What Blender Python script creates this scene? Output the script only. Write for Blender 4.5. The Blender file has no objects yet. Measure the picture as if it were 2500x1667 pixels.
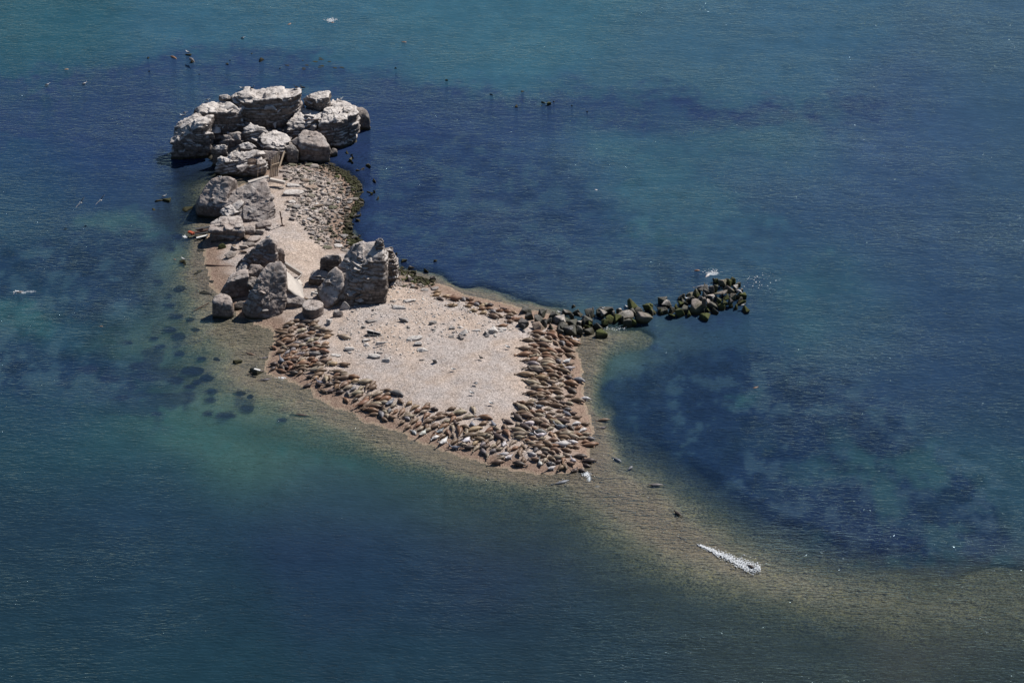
import bpy, bmesh, math, random
import numpy as np
from mathutils import Vector, Matrix

# ---------------------------------------------------------------- camera, sky, sun, exposure
sc = bpy.context.scene
D, PITCH, HALF_W = 470.0, math.radians(30.0), 65.0
CAM = np.array([0.0, -D * math.cos(PITCH), D * math.sin(PITCH)])
cam_data = bpy.data.cameras.new('camera')
cam = bpy.data.objects.new('camera', cam_data)
sc.collection.objects.link(cam)
cam.location = CAM
cam.rotation_euler = (math.pi / 2 - PITCH, 0, 0)
cam_data.angle = 2 * math.atan(HALF_W / D)
cam_data.clip_start = 1.0
cam_data.clip_end = 20000
sc.camera = cam

SUN_EL, SUN_AZ = math.radians(48), math.radians(49)      # azimuth clockwise from +Y (away from camera) towards +X
world = bpy.data.worlds.new('World')
sc.world = world
world.use_nodes = True
wn = world.node_tree
wn.nodes.clear()
w_out = wn.nodes.new('ShaderNodeOutputWorld')
w_bg = wn.nodes.new('ShaderNodeBackground')
w_sky = wn.nodes.new('ShaderNodeTexSky')
w_sky.sky_type = 'NISHITA'
w_sky.sun_disc = False
w_sky.sun_elevation = SUN_EL
w_sky.sun_rotation = SUN_AZ
w_sky.air_density = 1.0
w_sky.dust_density = 0.0
w_sky.ozone_density = 5.0
w_bg.inputs['Strength'].default_value = 0.05
wn.links.new(w_sky.outputs[0], w_bg.inputs[0])
wn.links.new(w_bg.outputs[0], w_out.inputs[0])
sun_data = bpy.data.lights.new('sun', 'SUN')
sun_data.energy = 5.0
sun_data.angle = math.radians(0.5)
sun_data.color = (1.0, 0.955, 0.9)
sun = bpy.data.objects.new('sun', sun_data)
sc.collection.objects.link(sun)
sdir = Vector((math.sin(SUN_AZ) * math.cos(SUN_EL), math.cos(SUN_AZ) * math.cos(SUN_EL), math.sin(SUN_EL)))
sun.rotation_euler = sdir.to_track_quat('Z', 'Y').to_euler()
sun.location = sdir * 300
sc.view_settings.view_transform = 'Standard'
sc.view_settings.look = 'None'
sc.view_settings.gamma = 1
sc.view_settings.use_curve_mapping = False
sc.view_settings.exposure = 0.27
sc.cycles.use_denoising = True
sc.cycles.max_bounces = 5
sc.cycles.transparent_max_bounces = 8
sc.cycles.caustics_reflective = False
sc.cycles.sample_clamp_indirect = 4

# ---------------------------------------------------------------- helpers
rnd = random.Random(7)
nrg = np.random.default_rng(11)
col = sc.collection
FPX = 1250.0 / math.tan(math.atan(HALF_W / D))
cp, sp = math.cos(PITCH), math.sin(PITCH)

def P(u, v, z=0.0):
    """point at height z that the photograph (2500 x 1667 pixels) shows at u, v"""
    x = (u - 1250.0) / FPX
    y = (833.5 - v) / FPX
    d = np.array([x, cp + y * sp, -sp + y * cp])
    t = (z - CAM[2]) / d[2]
    return CAM + d * t

def project(X, Y, Z):
    dx, dy, dz = X - CAM[0], Y - CAM[1], Z - CAM[2]
    depth = dy * cp - dz * sp
    up = dy * sp + dz * cp
    return 1250.0 + FPX * dx / depth, 833.5 - FPX * up / depth

def hash3(ix, iy, iz, seed):
    n = (ix * 374761393 + iy * 668265263 + iz * 2147483647 + seed * 1442695041) & 0xFFFFFFFF
    n = ((n ^ (n >> 13)) * 1274126177) & 0xFFFFFFFF
    n = (n ^ (n >> 16)) & 0xFFFFFFFF
    return n.astype(np.float64) / 4294967295.0

def vnoise(p, seed=0):
    """smooth value noise in -1..1, p is (n,3)"""
    f = np.floor(p)
    i = f.astype(np.int64)
    t = p - f
    t = t * t * t * (t * (t * 6 - 15) + 10)
    r = 0
    for a in (0, 1):
        wa = t[:, 0] if a else 1 - t[:, 0]
        for b in (0, 1):
            wb = t[:, 1] if b else 1 - t[:, 1]
            for c in (0, 1):
                wc = t[:, 2] if c else 1 - t[:, 2]
                r = r + wa * wb * wc * hash3(i[:, 0] + a, i[:, 1] + b, i[:, 2] + c, seed)
    return r * 2 - 1

def fbm(p, oct=4, seed=0, gain=0.5):
    r, a, n = 0, 1.0, 0
    for k in range(oct):
        r = r + a * vnoise(p * (2.0 ** k) + k * 17.3, seed + k)
        n += a
        a *= gain
    return r / n

def smooth(e0, e1, x):
    t = np.clip((x - e0) / (e1 - e0), 0, 1)
    return t * t * (3 - 2 * t)

def poly_sd(px, py, poly):
    """signed distance to a closed polygon, positive inside"""
    poly = np.asarray(poly, float)
    d2 = np.full(px.shape, 1e18)
    inside = np.zeros(px.shape, bool)
    n = len(poly)
    for k in range(n):
        ax, ay = poly[k]
        bx, by = poly[(k + 1) % n]
        ex, ey = bx - ax, by - ay
        wx, wy = px - ax, py - ay
        t = np.clip((wx * ex + wy * ey) / (ex * ex + ey * ey + 1e-12), 0, 1)
        d2 = np.minimum(d2, (wx - ex * t) ** 2 + (wy - ey * t) ** 2)
        if ay != by:
            c = ((ay > py) != (by > py)) & (px < (bx - ax) * (py - ay) / (by - ay) + ax)
            inside ^= c
    return np.where(inside, 1, -1) * np.sqrt(d2)

def line_d(px, py, pts):
    pts = np.asarray(pts, float)
    d2 = np.full(px.shape, 1e18)
    for k in range(len(pts) - 1):
        ax, ay = pts[k]
        bx, by = pts[k + 1]
        ex, ey = bx - ax, by - ay
        wx, wy = px - ax, py - ay
        t = np.clip((wx * ex + wy * ey) / (ex * ex + ey * ey), 0, 1)
        d2 = np.minimum(d2, (wx - ex * t) ** 2 + (wy - ey * t) ** 2)
    return np.sqrt(d2)

def lin(c):
    c = np.asarray(c, float) / 255.0
    return np.where(c <= 0.04045, c / 12.92, ((c + 0.055) / 1.055) ** 2.4)

def new_mesh(name, verts, faces, mat=None, smoothed=False):
    me = bpy.data.meshes.new(name)
    verts = np.asarray(verts, np.float32)
    if isinstance(faces, np.ndarray):
        k = faces.shape[1]
        me.vertices.add(len(verts))
        me.vertices.foreach_set('co', verts.ravel())
        me.loops.add(faces.size)
        me.loops.foreach_set('vertex_index', faces.astype(np.int32).ravel())
        me.polygons.add(len(faces))
        me.polygons.foreach_set('loop_start', np.arange(0, faces.size, k, dtype=np.int32))
        me.update(calc_edges=True)
        me.validate()
    else:
        me.from_pydata([tuple(map(float, v)) for v in verts], [], faces)
        me.update()
    if smoothed:
        me.polygons.foreach_set('use_smooth', np.ones(len(me.polygons), bool))
    if mat:
        me.materials.append(mat)
    return me

def add_obj(name, me, label=None, cat=None, group=None, kind=None, parent=None, loc=(0, 0, 0), rot=(0, 0, 0), scale=(1, 1, 1)):
    o = bpy.data.objects.new(name, me)
    col.objects.link(o)
    o.location, o.rotation_euler, o.scale = loc, rot, scale
    if label: o['label'] = label
    if cat: o['category'] = cat
    if group: o['group'] = group
    if kind: o['kind'] = kind
    if parent: o.parent = parent
    return o

ORD = ['first', 'second', 'third', 'fourth', 'fifth', 'sixth', 'seventh', 'eighth', 'ninth', 'tenth', 'eleventh', 'twelfth', 'thirteenth',
       'fourteenth', 'fifteenth', 'sixteenth', 'seventeenth', 'eighteenth', 'nineteenth', 'twentieth'] + \
      ['twenty-' + s for s in ('first', 'second', 'third', 'fourth', 'fifth', 'sixth', 'seventh', 'eighth', 'ninth')] + ['thirtieth'] + \
      ['thirty-' + s for s in ('first', 'second', 'third', 'fourth', 'fifth', 'sixth', 'seventh', 'eighth', 'ninth')] + ['fortieth'] + \
      ['forty-' + s for s in ('first', 'second', 'third', 'fourth', 'fifth', 'sixth', 'seventh', 'eighth', 'ninth')]

# ---------------------------------------------------------------- materials
class NT:
    def __init__(self, name):
        self.m = bpy.data.materials.new(name)
        self.m.use_nodes = True
        self.t = self.m.node_tree
        self.t.nodes.clear()
        self.out = self.n('ShaderNodeOutputMaterial')
    def n(self, typ, **kw):
        nd = self.t.nodes.new(typ)
        for k, v in kw.items():
            if k.startswith('i_'):
                key = k[2:]
                key = int(key) if key.isdigit() else key.replace('_', ' ')
                nd.inputs[key].default_value = v
            else:
                setattr(nd, k, v)
        return nd
    def l(self, a, b):
        self.t.links.new(a, b)
    def coord(self, scale=(1, 1, 1), rot=(0, 0, 0), obj=False):
        if obj:
            src = self.n('ShaderNodeTexCoord').outputs['Object']
        else:
            src = self.n('ShaderNodeNewGeometry').outputs['Position']
        mp = self.n('ShaderNodeMapping')
        mp.inputs['Scale'].default_value = scale
        mp.inputs['Rotation'].default_value = rot
        self.l(src, mp.inputs[0])
        return mp.outputs[0]
    def noise(self, vec, scale, detail=3, rough=0.5):
        nd = self.n('ShaderNodeTexNoise')
        nd.inputs['Scale'].default_value = scale
        nd.inputs['Detail'].default_value = detail
        nd.inputs['Roughness'].default_value = rough
        self.l(vec, nd.inputs['Vector'])
        return nd.outputs['Fac']
    def ramp(self, fac, stops):
        nd = self.n('ShaderNodeValToRGB')
        cr = nd.color_ramp
        while len(cr.elements) < len(stops):
            cr.elements.new(0.5)
        for e, (p, c) in zip(cr.elements, stops):
            e.position = p
            e.color = (c, c, c, 1) if isinstance(c, (int, float)) else (*c, 1)
        self.l(fac, nd.inputs[0])
        return nd.outputs[0]
    def mix(self, fac, a, b, mode='MIX'):
        nd = self.n('ShaderNodeMix', data_type='RGBA', blend_type=mode)
        for s, v in ((nd.inputs[0], fac), (nd.inputs[6], a), (nd.inputs[7], b)):
            if hasattr(v, 'node'):
                self.l(v, s)
            elif isinstance(v, (int, float)):
                s.default_value = v if s.type == 'VALUE' else (v, v, v, 1)
            else:
                s.default_value = (*v, 1)
        return nd.outputs[2]
    def math(self, op, a, b=0.0, clamp=False):
        nd = self.n('ShaderNodeMath', operation=op, use_clamp=clamp)
        for s, v in ((nd.inputs[0], a), (nd.inputs[1], b)):
            if hasattr(v, 'node'):
                self.l(v, s)
            else:
                s.default_value = v
        return nd.outputs[0]
    def bump(self, h, strength=0.5, dist=0.05):
        nd = self.n('ShaderNodeBump')
        nd.inputs['Strength'].default_value = strength
        nd.inputs['Distance'].default_value = dist
        self.l(h, nd.inputs['Height'])
        return nd.outputs[0]
    def principled(self, color, rough=0.8, spec=0.3, normal=None):
        nd = self.n('ShaderNodeBsdfPrincipled')
        if hasattr(color, 'node'): self.l(color, nd.inputs['Base Color'])
        else: nd.inputs['Base Color'].default_value = (*color, 1)
        if hasattr(rough, 'node'): self.l(rough, nd.inputs['Roughness'])
        else: nd.inputs['Roughness'].default_value = rough
        nd.inputs['Specular IOR Level'].default_value = spec
        if normal is not None: self.l(normal, nd.inputs['Normal'])
        self.l(nd.outputs[0], self.out.inputs[0])
        return nd

def rock_material(name, c_lo, c_hi, c_dark, bands=0.5, guano_toplight=0.5, moss=0.0, wet=0.9, tilt=(0.08, 0.05, 0)):
    t = NT(name)
    pos = t.coord()
    n1 = t.noise(pos, 0.35, 4, 0.6)
    n2 = t.noise(pos, 2.2, 5, 0.65)
    c = t.mix(t.ramp(n1, [(0.35, 0), (0.65, 1)]), c_lo, c_hi)
    c = t.mix(t.ramp(n2, [(0.4, 0.75), (0.55, 0.0)]), c, c_dark)
    # thin sedimentary bands
    bp = t.coord((0.25, 0.25, 4.5), tilt)
    nb = t.noise(bp, 1.0, 4, 0.7)
    c = t.mix(t.math('MULTIPLY', t.ramp(nb, [(0.42, 1), (0.52, 0)]), bands), c, c_dark)
    geo = t.n('ShaderNodeNewGeometry')
    sep = t.n('ShaderNodeSeparateXYZ')
    t.l(geo.outputs['Normal'], sep.inputs[0])
    if guano_toplight > 0:  # droppings, plus the brightness of sunlit tops put into the colour
        up = t.ramp(sep.outputs[2], [(0.3, 0), (0.7, 1)])
        ng = t.noise(pos, 1.1, 5, 0.65)
        g = t.math('MULTIPLY', t.math('MULTIPLY', up, t.ramp(ng, [(0.3, 0), (0.52, 1)])), guano_toplight)
        c = t.mix(g, c, t.mix(t.ramp(n1, [(.4, 0), (.6, 1)]), (0.68, 0.63, 0.59), ((0.56, 0.48, 0.43) if guano_toplight < .8 else (0.58, 0.53, 0.49))))
    pz = t.n('ShaderNodeSeparateXYZ')
    t.l(geo.outputs['Position'], pz.inputs[0])
    if moss > 0:
        nm = t.noise(pos, 1.3, 4, 0.6)
        zf = t.math('SUBTRACT', 1.0, t.math('MULTIPLY', pz.outputs[2], 0.55), True)
        f = t.math('MULTIPLY', t.ramp(t.math('MULTIPLY', zf, t.math('ADD', nm, 0.35)), [(0.25, 0), (0.5, 1)]), moss)
        c = t.mix(f, c, t.mix(t.noise(pos, 4, 3), (0.03, 0.036, 0.014), (0.115, 0.13, 0.035)))
    if wet > 0:
        nz = t.math('ADD', pz.outputs[2], t.math('MULTIPLY', n2, -0.45))
        w = t.math('MULTIPLY', t.ramp(nz, [(0.0, 1), (0.32, 0)]), wet)
        c = t.mix(w, c, t.mix(n1, (0.02, 0.019, 0.012), (0.045, 0.04, 0.02)))
    h = t.math('ADD', t.math('MULTIPLY', t.noise(pos, 5.0, 6, 0.7), 1.0), t.math('MULTIPLY', nb, bands * 0.9))
    t.principled(c, 0.9, 0.2, t.bump(h, 0.9, 0.16))
    return t.m

M_cliff = rock_material('pale_stratified_rock', (0.16, 0.135, 0.122), (0.29, 0.25, 0.228), (0.065, 0.055, 0.05), 0.7, 0.95)  # base darkened so the shade of the sides lies in the colour
M_rough = rock_material('pinkish_rough_rock', (0.17, 0.136, 0.12), (0.31, 0.255, 0.225), (0.075, 0.06, 0.056), 0.3, 0.5)
M_tower = rock_material('tower_rock', (0.15, 0.122, 0.106), (0.27, 0.228, 0.2), (0.055, 0.045, 0.04), 0.8, 0.75)  # shade of the tower's sides painted into this darker base
M_darkrock = rock_material('dark_weathered_rock', (0.13, 0.115, 0.105), (0.24, 0.21, 0.19), (0.05, 0.045, 0.045), 0.2, 0.3)
M_boulder = rock_material('dark_basalt_boulder', (0.045, 0.045, 0.043), (0.11, 0.106, 0.1), (0.02, 0.02, 0.022), 0.1, 0.12, 0.22)
M_bmoss = rock_material('mossy_boulder', (0.05, 0.05, 0.036), (0.12, 0.115, 0.08), (0.022, 0.024, 0.016), 0.1, 0.0, 0.85)
M_bguano = rock_material('guano_boulder', (0.07, 0.067, 0.065), (0.15, 0.14, 0.13), (0.03, 0.03, 0.032), 0.1, 0.7, 0.2)
M_bpink = rock_material('brown_flat_boulder', (0.15, 0.125, 0.11), (0.25, 0.215, 0.19), (0.06, 0.055, 0.045), 0.2, 0.1, 0.5)
M_stone = rock_material('grey_brown_stone', (0.22, 0.185, 0.16), (0.42, 0.365, 0.32), (0.12, 0.1, 0.088), 0.2, 0.2, 0.0, 0.9)
M_stone_warm = rock_material('warm_tan_stone', (0.25, 0.19, 0.15), (0.38, 0.29, 0.23), (0.12, 0.085, 0.065), 0.2, 0.0, 0.1, 0.9)
M_white = rock_material('pale_rubble_stone', (0.5, 0.47, 0.44), (0.66, 0.63, 0.59), (0.27, 0.245, 0.225), 0.2, 0.3, 0.0, 0.0)
M_grey = rock_material('grey_rubble_stone', (0.2, 0.185, 0.175), (0.34, 0.315, 0.295), (0.09, 0.082, 0.08), 0.25, 0.2, 0.0, 0.0)
M_kelp = rock_material('kelp_covered_stone', (0.02, 0.022, 0.02), (0.045, 0.042, 0.025), (0.012, 0.012, 0.014), 0.0, 0.0, 0.0, 0.0)

def plain(name, c, rough=0.8, var=0.25, scale=3.0, spec=0.3):
    t = NT(name)
    n = t.noise(t.coord(), scale, 4, 0.6)
    cc = t.mix(n, tuple(x * (1 - var) for x in c), tuple(min(1, x * (1 + var)) for x in c))
    t.principled(cc, rough, spec, t.bump(n, 0.4, 0.05))
    return t.m

M_conc = plain('weathered_concrete', (0.5, 0.45, 0.4), 0.9, 0.3, 2.5)
M_wood = plain('bleached_timber', (0.42, 0.33, 0.24), 0.85, 0.35, 5)
M_rust = plain('rusted_iron', (0.08, 0.045, 0.035), 0.8, 0.4, 6)
M_orange = plain('orange_painted_metal', (0.35, 0.07, 0.03), 0.6, 0.3, 5)
M_wpaint = plain('white_painted_plank', (0.7, 0.69, 0.66), 0.6, 0.1, 5)
M_dkmetal = plain('dark_metal_sheet', (0.07, 0.07, 0.07), 0.6, 0.3, 5)
M_gullw = plain('white_feathers', (0.8, 0.8, 0.78), 0.8, 0.05)
M_gullg = plain('grey_feathers', (0.16, 0.17, 0.19), 0.8, 0.1)
M_gullb = plain('black_feathers', (0.02, 0.02, 0.022), 0.6, 0.1)
M_beak = plain('yellow_beak', (0.6, 0.38, 0.05), 0.5, 0.1)
M_foam = plain('white_foam', (0.8, 0.82, 0.83), 0.9, 0.08, 8)

def seal_material(name, from_attr=False):
    t = NT(name)
    if from_attr:
        a = t.n('ShaderNodeAttribute', attribute_name='fur')
        base = a.outputs['Color']
        pos = t.coord()
    else:
        oi = t.n('ShaderNodeObjectInfo')
        base = oi.outputs['Color']
        tc = t.n('ShaderNodeTexCoord').outputs['Object']
        ad = t.n('ShaderNodeVectorMath', operation='ADD')
        cb = t.n('ShaderNodeCombineXYZ')
        t.l(t.math('MULTIPLY', oi.outputs['Random'], 50.0), cb.inputs[0])
        t.l(tc, ad.inputs[0]); t.l(cb.outputs[0], ad.inputs[1])
        pos = ad.outputs[0]
    n = t.noise(pos, 2.6, 3, 0.6)
    n2 = t.noise(pos, 11, 3, 0.7)
    c = t.mix(t.ramp(n, [(0.38, 0.0), (0.62, 1.0)]), t.mix(1.0, base, (0.62, 0.58, 0.56), 'MULTIPLY'), base)
    c = t.mix(t.ramp(n2, [(0.5, 0.0), (0.66, 0.5)]), c, t.mix(1.0, base, (0.4, 0.37, 0.36), 'MULTIPLY'))
    t.principled(c, 0.5, 0.3, t.bump(n2, 0.25, 0.02))
    return t.m
M_seal = seal_material('seal_fur')
M_seal_all = seal_material('seal_fur_herd', True)

# ---------------------------------------------------------------- shoreline, depths, ground height
SHORE = [(503, 596), (498, 640), (515, 690), (545, 735), (600, 780), (655, 795), (664, 812), (664, 850), (652, 885), (655, 910), (690, 925), (735, 938),
         (765, 962), (810, 990), (870, 1014), (950, 1047), (1010, 1073), (1065, 1094), (1120, 1111), (1180, 1131), (1250, 1148),
         (1320, 1157), (1390, 1158), (1428, 1148), (1440, 1118), (1444, 1080), (1446, 1040), (1432, 1000), (1424, 960), (1420, 910), (1412, 870),
         (1412, 835), (1420, 815), (1395, 800), (1350, 775), (1300, 757), (1240, 745), (1180, 730), (1130, 712), (1080, 696), (1030, 684),
         (990, 668), (945, 650), (905, 628), (875, 612), (858, 590), (846, 565), (850, 540), (868, 515), (880, 495), (870, 455), (840, 432),
         (800, 412), (760, 398), (700, 392), (650, 405), (600, 445), (560, 480), (530, 520), (512, 560)]
SHELF = [(400, 440), (396, 520), (392, 600), (350, 645), (318, 690), (350, 740), (250, 800), (215, 850), (330, 905), (380, 960), (430, 1020), (620, 1080), (850, 1150),
         (1100, 1240), (1300, 1330), (1450, 1420), (1600, 1520), (1750, 1620), (1900, 1760), (2600, 1900), (2700, 1380), (2420, 1385), (2250, 1400),
         (2080, 1385), (1900, 1322), (1760, 1262), (1650, 1210), (1570, 1150), (1520, 1080), (1490, 1010), (1462, 940), (1480, 880),
         (1540, 850), (1600, 820), (1560, 795), (1480, 790), (1400, 780), (1360, 750), (1300, 730), (1200, 705), (1100, 676), (1040, 655), (960, 625), (890, 590),
         (870, 545), (905, 500), (900, 440), (870, 400), (830, 390), (700, 360), (560, 380), (470, 400)]
SPIT = [(1400, 1140), (1470, 1180), (1560, 1240), (1640, 1300), (1720, 1340), (1800, 1375), (1900, 1412), (2050, 1450), (2250, 1480), (2600, 1500)]
W = lambda pts: [tuple(P(u, v)[:2]) for u, v in pts]
SHORE_W, SHELF_W, SPIT_W = W(SHORE), W(SHELF), W(SPIT)

def ground_z(X, Y):
    X = np.asarray(X, float); Y = np.asarray(Y, float)
    p = np.stack([X, Y, np.zeros_like(X)], -1)
    wob = 0.5 * vnoise(p * 0.5, 3) + 0.25 * vnoise(p * 1.3, 4)
    d = poly_sd(X, Y, SHORE_W) + wob
    ds = poly_sd(X, Y, SHELF_W) + 1.5 * vnoise(p * 0.3, 9)
    up = 1.25 * (1 - np.exp(-np.maximum(d, 0) * 0.16))
    up = up + smooth(2, 5, d) * (0.10 * vnoise(p * 0.35, 5) + 0.035 * vnoise(p * 1.1, 6))
    t = np.clip(-d, 0, None) / (np.clip(-d, 0, None) + np.clip(ds, 0, None) + 1e-6)
    left = 1 + 1.3 * smooth(-8, -22, X)
    sy = np.interp(X, [q[0] for q in SPIT_W], [q[1] for q in SPIT_W])
    sy = np.where(X < SPIT_W[0][0], SPIT_W[0][1] - 0.1 * (X - SPIT_W[0][0]), sy)
    south = smooth(2, -8, Y - sy)
    fall = 1.1 * (1 - south) + 0.1 * south
    top = (0.42 * (1 - south) + 0.95 * south) * np.where(X < -8, .62 / .42, 1.0)
    inner = np.where(ds > 0, top * t ** (1.9 - 1.15 * south) * left, top * left)
    down = inner + fall * np.clip(-ds, 0, 40)
    spit = line_d(X, Y, SPIT_W)
    ridge = 0.05 + 0.0068 * spit ** 2 + 0.0085 * np.clip(X - 18, 0, 200)
    down = np.minimum(down, np.where(ridge < 1.2, np.minimum(down, ridge), down))
    down = down * (1 + 0.15 * vnoise(p * 0.8, 8))
    return np.where(d > 0, up, -np.minimum(down, 12.0))

def on_ground(u, v, lift=0.0):
    z = 0.5
    for _ in range(7):
        q = P(u, v, z + lift)
        z = 0.5 * z + 0.5 * max(float(ground_z(np.array([q[0]]), np.array([q[1]]))[0]), -0.4)
    return q[0], q[1], z

def stretched_axis(a, b, step, far):
    mid = list(np.arange(a, b + step / 2, step))
    lo, hi, s = [], [], step
    x, y = a, b
    while x > -far or y < far:
        s *= 1.35
        x -= s; y += s
        lo.append(x); hi.append(y)
    return np.array(lo[::-1] + mid + hi)

def grid_mesh(name, xs, ys, zf, mat):
    X, Y = np.meshgrid(xs, ys)
    X, Y = X.ravel(), Y.ravel()
    Z = zf(X, Y)
    nx, ny = len(xs), len(ys)
    i = np.arange(nx - 1)[None, :] + nx * np.arange(ny - 1)[:, None]
    F = np.stack([i, i + 1, i + 1 + nx, i + nx], -1).reshape(-1, 4)
    me = new_mesh(name, np.stack([X, Y, Z], -1), F, mat, True)
    return me, X, Y

# ground: one sheet, dry beach above the water and seabed below
t = NT('shingle_beach_and_seabed')
pos = t.coord()
geo = t.n('ShaderNodeNewGeometry')
sx = t.n('ShaderNodeSeparateXYZ'); t.l(geo.outputs['Position'], sx.inputs[0])
big = t.noise(pos, 0.16, 4, 0.55)
med = t.noise(pos, 0.7, 4, 0.6)
v1 = t.n('ShaderNodeTexVoronoi'); v1.inputs['Scale'].default_value = 8.5; t.l(pos, v1.inputs['Vector'])
v2 = t.n('ShaderNodeTexVoronoi'); v2.inputs['Scale'].default_value = 4.2; t.l(pos, v2.inputs['Vector'])
sepc = t.n('ShaderNodeSeparateColor'); t.l(v1.outputs['Color'], sepc.inputs[0])
sepd = t.n('ShaderNodeSeparateColor'); t.l(v2.outputs['Color'], sepd.inputs[0])
dry = t.mix(t.ramp(big, [(0.42, 0), (0.62, 1)]), (0.37, 0.325, 0.30), (0.42, 0.335, 0.275))
dry = t.mix(t.ramp(med, [(0.45, 0), (0.7, 0.65)]), dry, (0.29, 0.225, 0.18))
fine = t.noise(t.coord((.8, 1.8, 1)), 1.6, 5, 0.7)
dry = t.mix(t.ramp(fine, [(0.5, 0), (0.68, 0.6)]), dry, (0.25, 0.215, 0.195))
dry = t.mix(t.ramp(fine, [(0.3, 0.5), (0.45, 0)]), dry, (0.5, 0.44, 0.4))
dry = t.mix(1.0, dry, t.ramp(sepc.outputs[0], [(0.0, 0.5), (0.2, 0.8), (0.8, 1.12), (1.0, 1.5)]), 'MULTIPLY')
wetc = t.mix(sepc.outputs[1], (0.11, 0.07, 0.052), (0.33, 0.235, 0.18))
wetc = t.mix(t.ramp(med, [(0.45, 0), (0.7, 0.6)]), wetc, (0.2, 0.15, 0.115))
zz = t.math('ADD', sx.outputs[2], t.math('MULTIPLY', med, -0.35))
beach = t.mix(t.ramp(zz, [(0.1, 0), (0.42, 1)]), wetc, dry)
bed = t.mix(sepc.outputs[2], (0.08, 0.08, 0.055), (0.44, 0.38, 0.27))
bed = t.mix(t.ramp(sepd.outputs[0], [(0.82, 0), (0.9, 0.7)]), bed, (0.42, 0.35, 0.15))
bed = t.mix(t.ramp(sepd.outputs[1], [(0.72, 0), (0.85, 0.75)]), bed, (0.04, 0.042, 0.035))
bed = t.mix(t.ramp(big, [(0.35, 0.5), (0.6, 0.0)]), bed, (0.12, 0.12, 0.07))
shal = t.ramp(t.math('ADD', sx.outputs[2], 1.0), [(0.62, 0), (0.9, 1)])
bed = t.mix(t.math('MULTIPLY', shal, .38), bed, t.mix(sepc.outputs[1], (0.26, 0.205, 0.15), (0.48, 0.4, 0.31)))
cc = t.mix(t.ramp(sx.outputs[2], [(0.0, 0.0), (0.06, 1.0)]), bed, beach)
under = t.math('MULTIPLY', t.ramp(t.math('ADD', sx.outputs[2], 1.0), [(0.82, 0), (0.98, 1)]), t.ramp(sx.outputs[2], [(0.0, 1), (0.06, 0)]))
cc = t.mix(t.math('MULTIPLY', under, 0.65), cc, wetc)
hh = t.math('ADD', v1.outputs['Distance'], t.math('MULTIPLY', v2.outputs['Distance'], 0.6))
t.principled(cc, 0.9, 0.2, t.bump(hh, 0.45, 0.06))
M_ground = t.m
me, GX, GY = grid_mesh('ground', stretched_axis(-62, 84, 0.34, 2500), stretched_axis(-76, 62, 0.38, 2500), ground_z, M_ground)
add_obj('ground', me, 'pale shingle beach of the islet running down into the seabed', kind='structure')

# ---------------------------------------------------------------- water
CPTS = [(0,0,38,84,98),(600,0,45,90,108),(1250,0,52,98,116),(1900,0,54,96,118),(2500,0,58,92,113),(0,150,38,86,98),(0,250,36,72,98),
(600,90,50,92,115),(1250,130,50,95,112),(1900,150,52,93,115),(2450,200,52,86,108),(1600,230,52,88,108),(2200,300,50,78,110),(2500,350,50,80,102),
(0,420,32,60,93),(200,350,32,54,94),(0,560,36,74,88),(200,600,32,60,88),(350,600,30,54,85),(0,700,30,54,85),(100,790,42,86,90),(0,900,28,50,84),
(200,900,28,48,82),(0,1050,33,70,80),(300,980,40,80,82),(0,1200,28,55,70),(0,1400,27,59,68),(0,1667,26,60,68),(400,1200,29,57,74),
(400,1450,28,61,72),(500,1667,27,63,70),(800,1250,29,53,76),(900,1450,29,58,74),(1200,1400,31,55,74),(1000,1667,28,61,70),(1350,1600,32,60,66),
(1500,1500,34,60,68),(1000,400,38,58,98),(1200,350,40,60,100),(1000,550,36,53,92),(1300,500,40,66,98),(1600,380,50,86,108),(1850,330,50,92,110),
(1600,520,48,86,104),(1700,600,46,80,102),(1900,500,46,74,104),(2200,600,44,72,100),(2500,600,44,73,98),(2000,750,46,84,100),(1900,850,42,73,95),
(2300,850,38,65,92),(2500,1000,36,62,84),(2000,1000,36,60,90),(1700,950,30,51,86),(2100,1200,36,62,88),(2400,1200,38,76,88),(1800,1180,34,64,84),
(1650,1080,32,55,84),(1500,640,38,59,95),(1200,620,40,60,95),(1900,700,44,80,100),(1900,1600,48,68,66),(2300,1500,66,78,70),(2500,1667,46,64,60),
(1600,1350,62,82,74),(700,1000,86,112,100),(560,900,74,106,104),(480,820,60,94,98),(600,1060,56,98,92),(1000,1130,56,84,80),(850,1120,52,84,82),(1500,830,74,104,100),(1200,1250,52,74,74),(450,640,60,76,88)]
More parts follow.
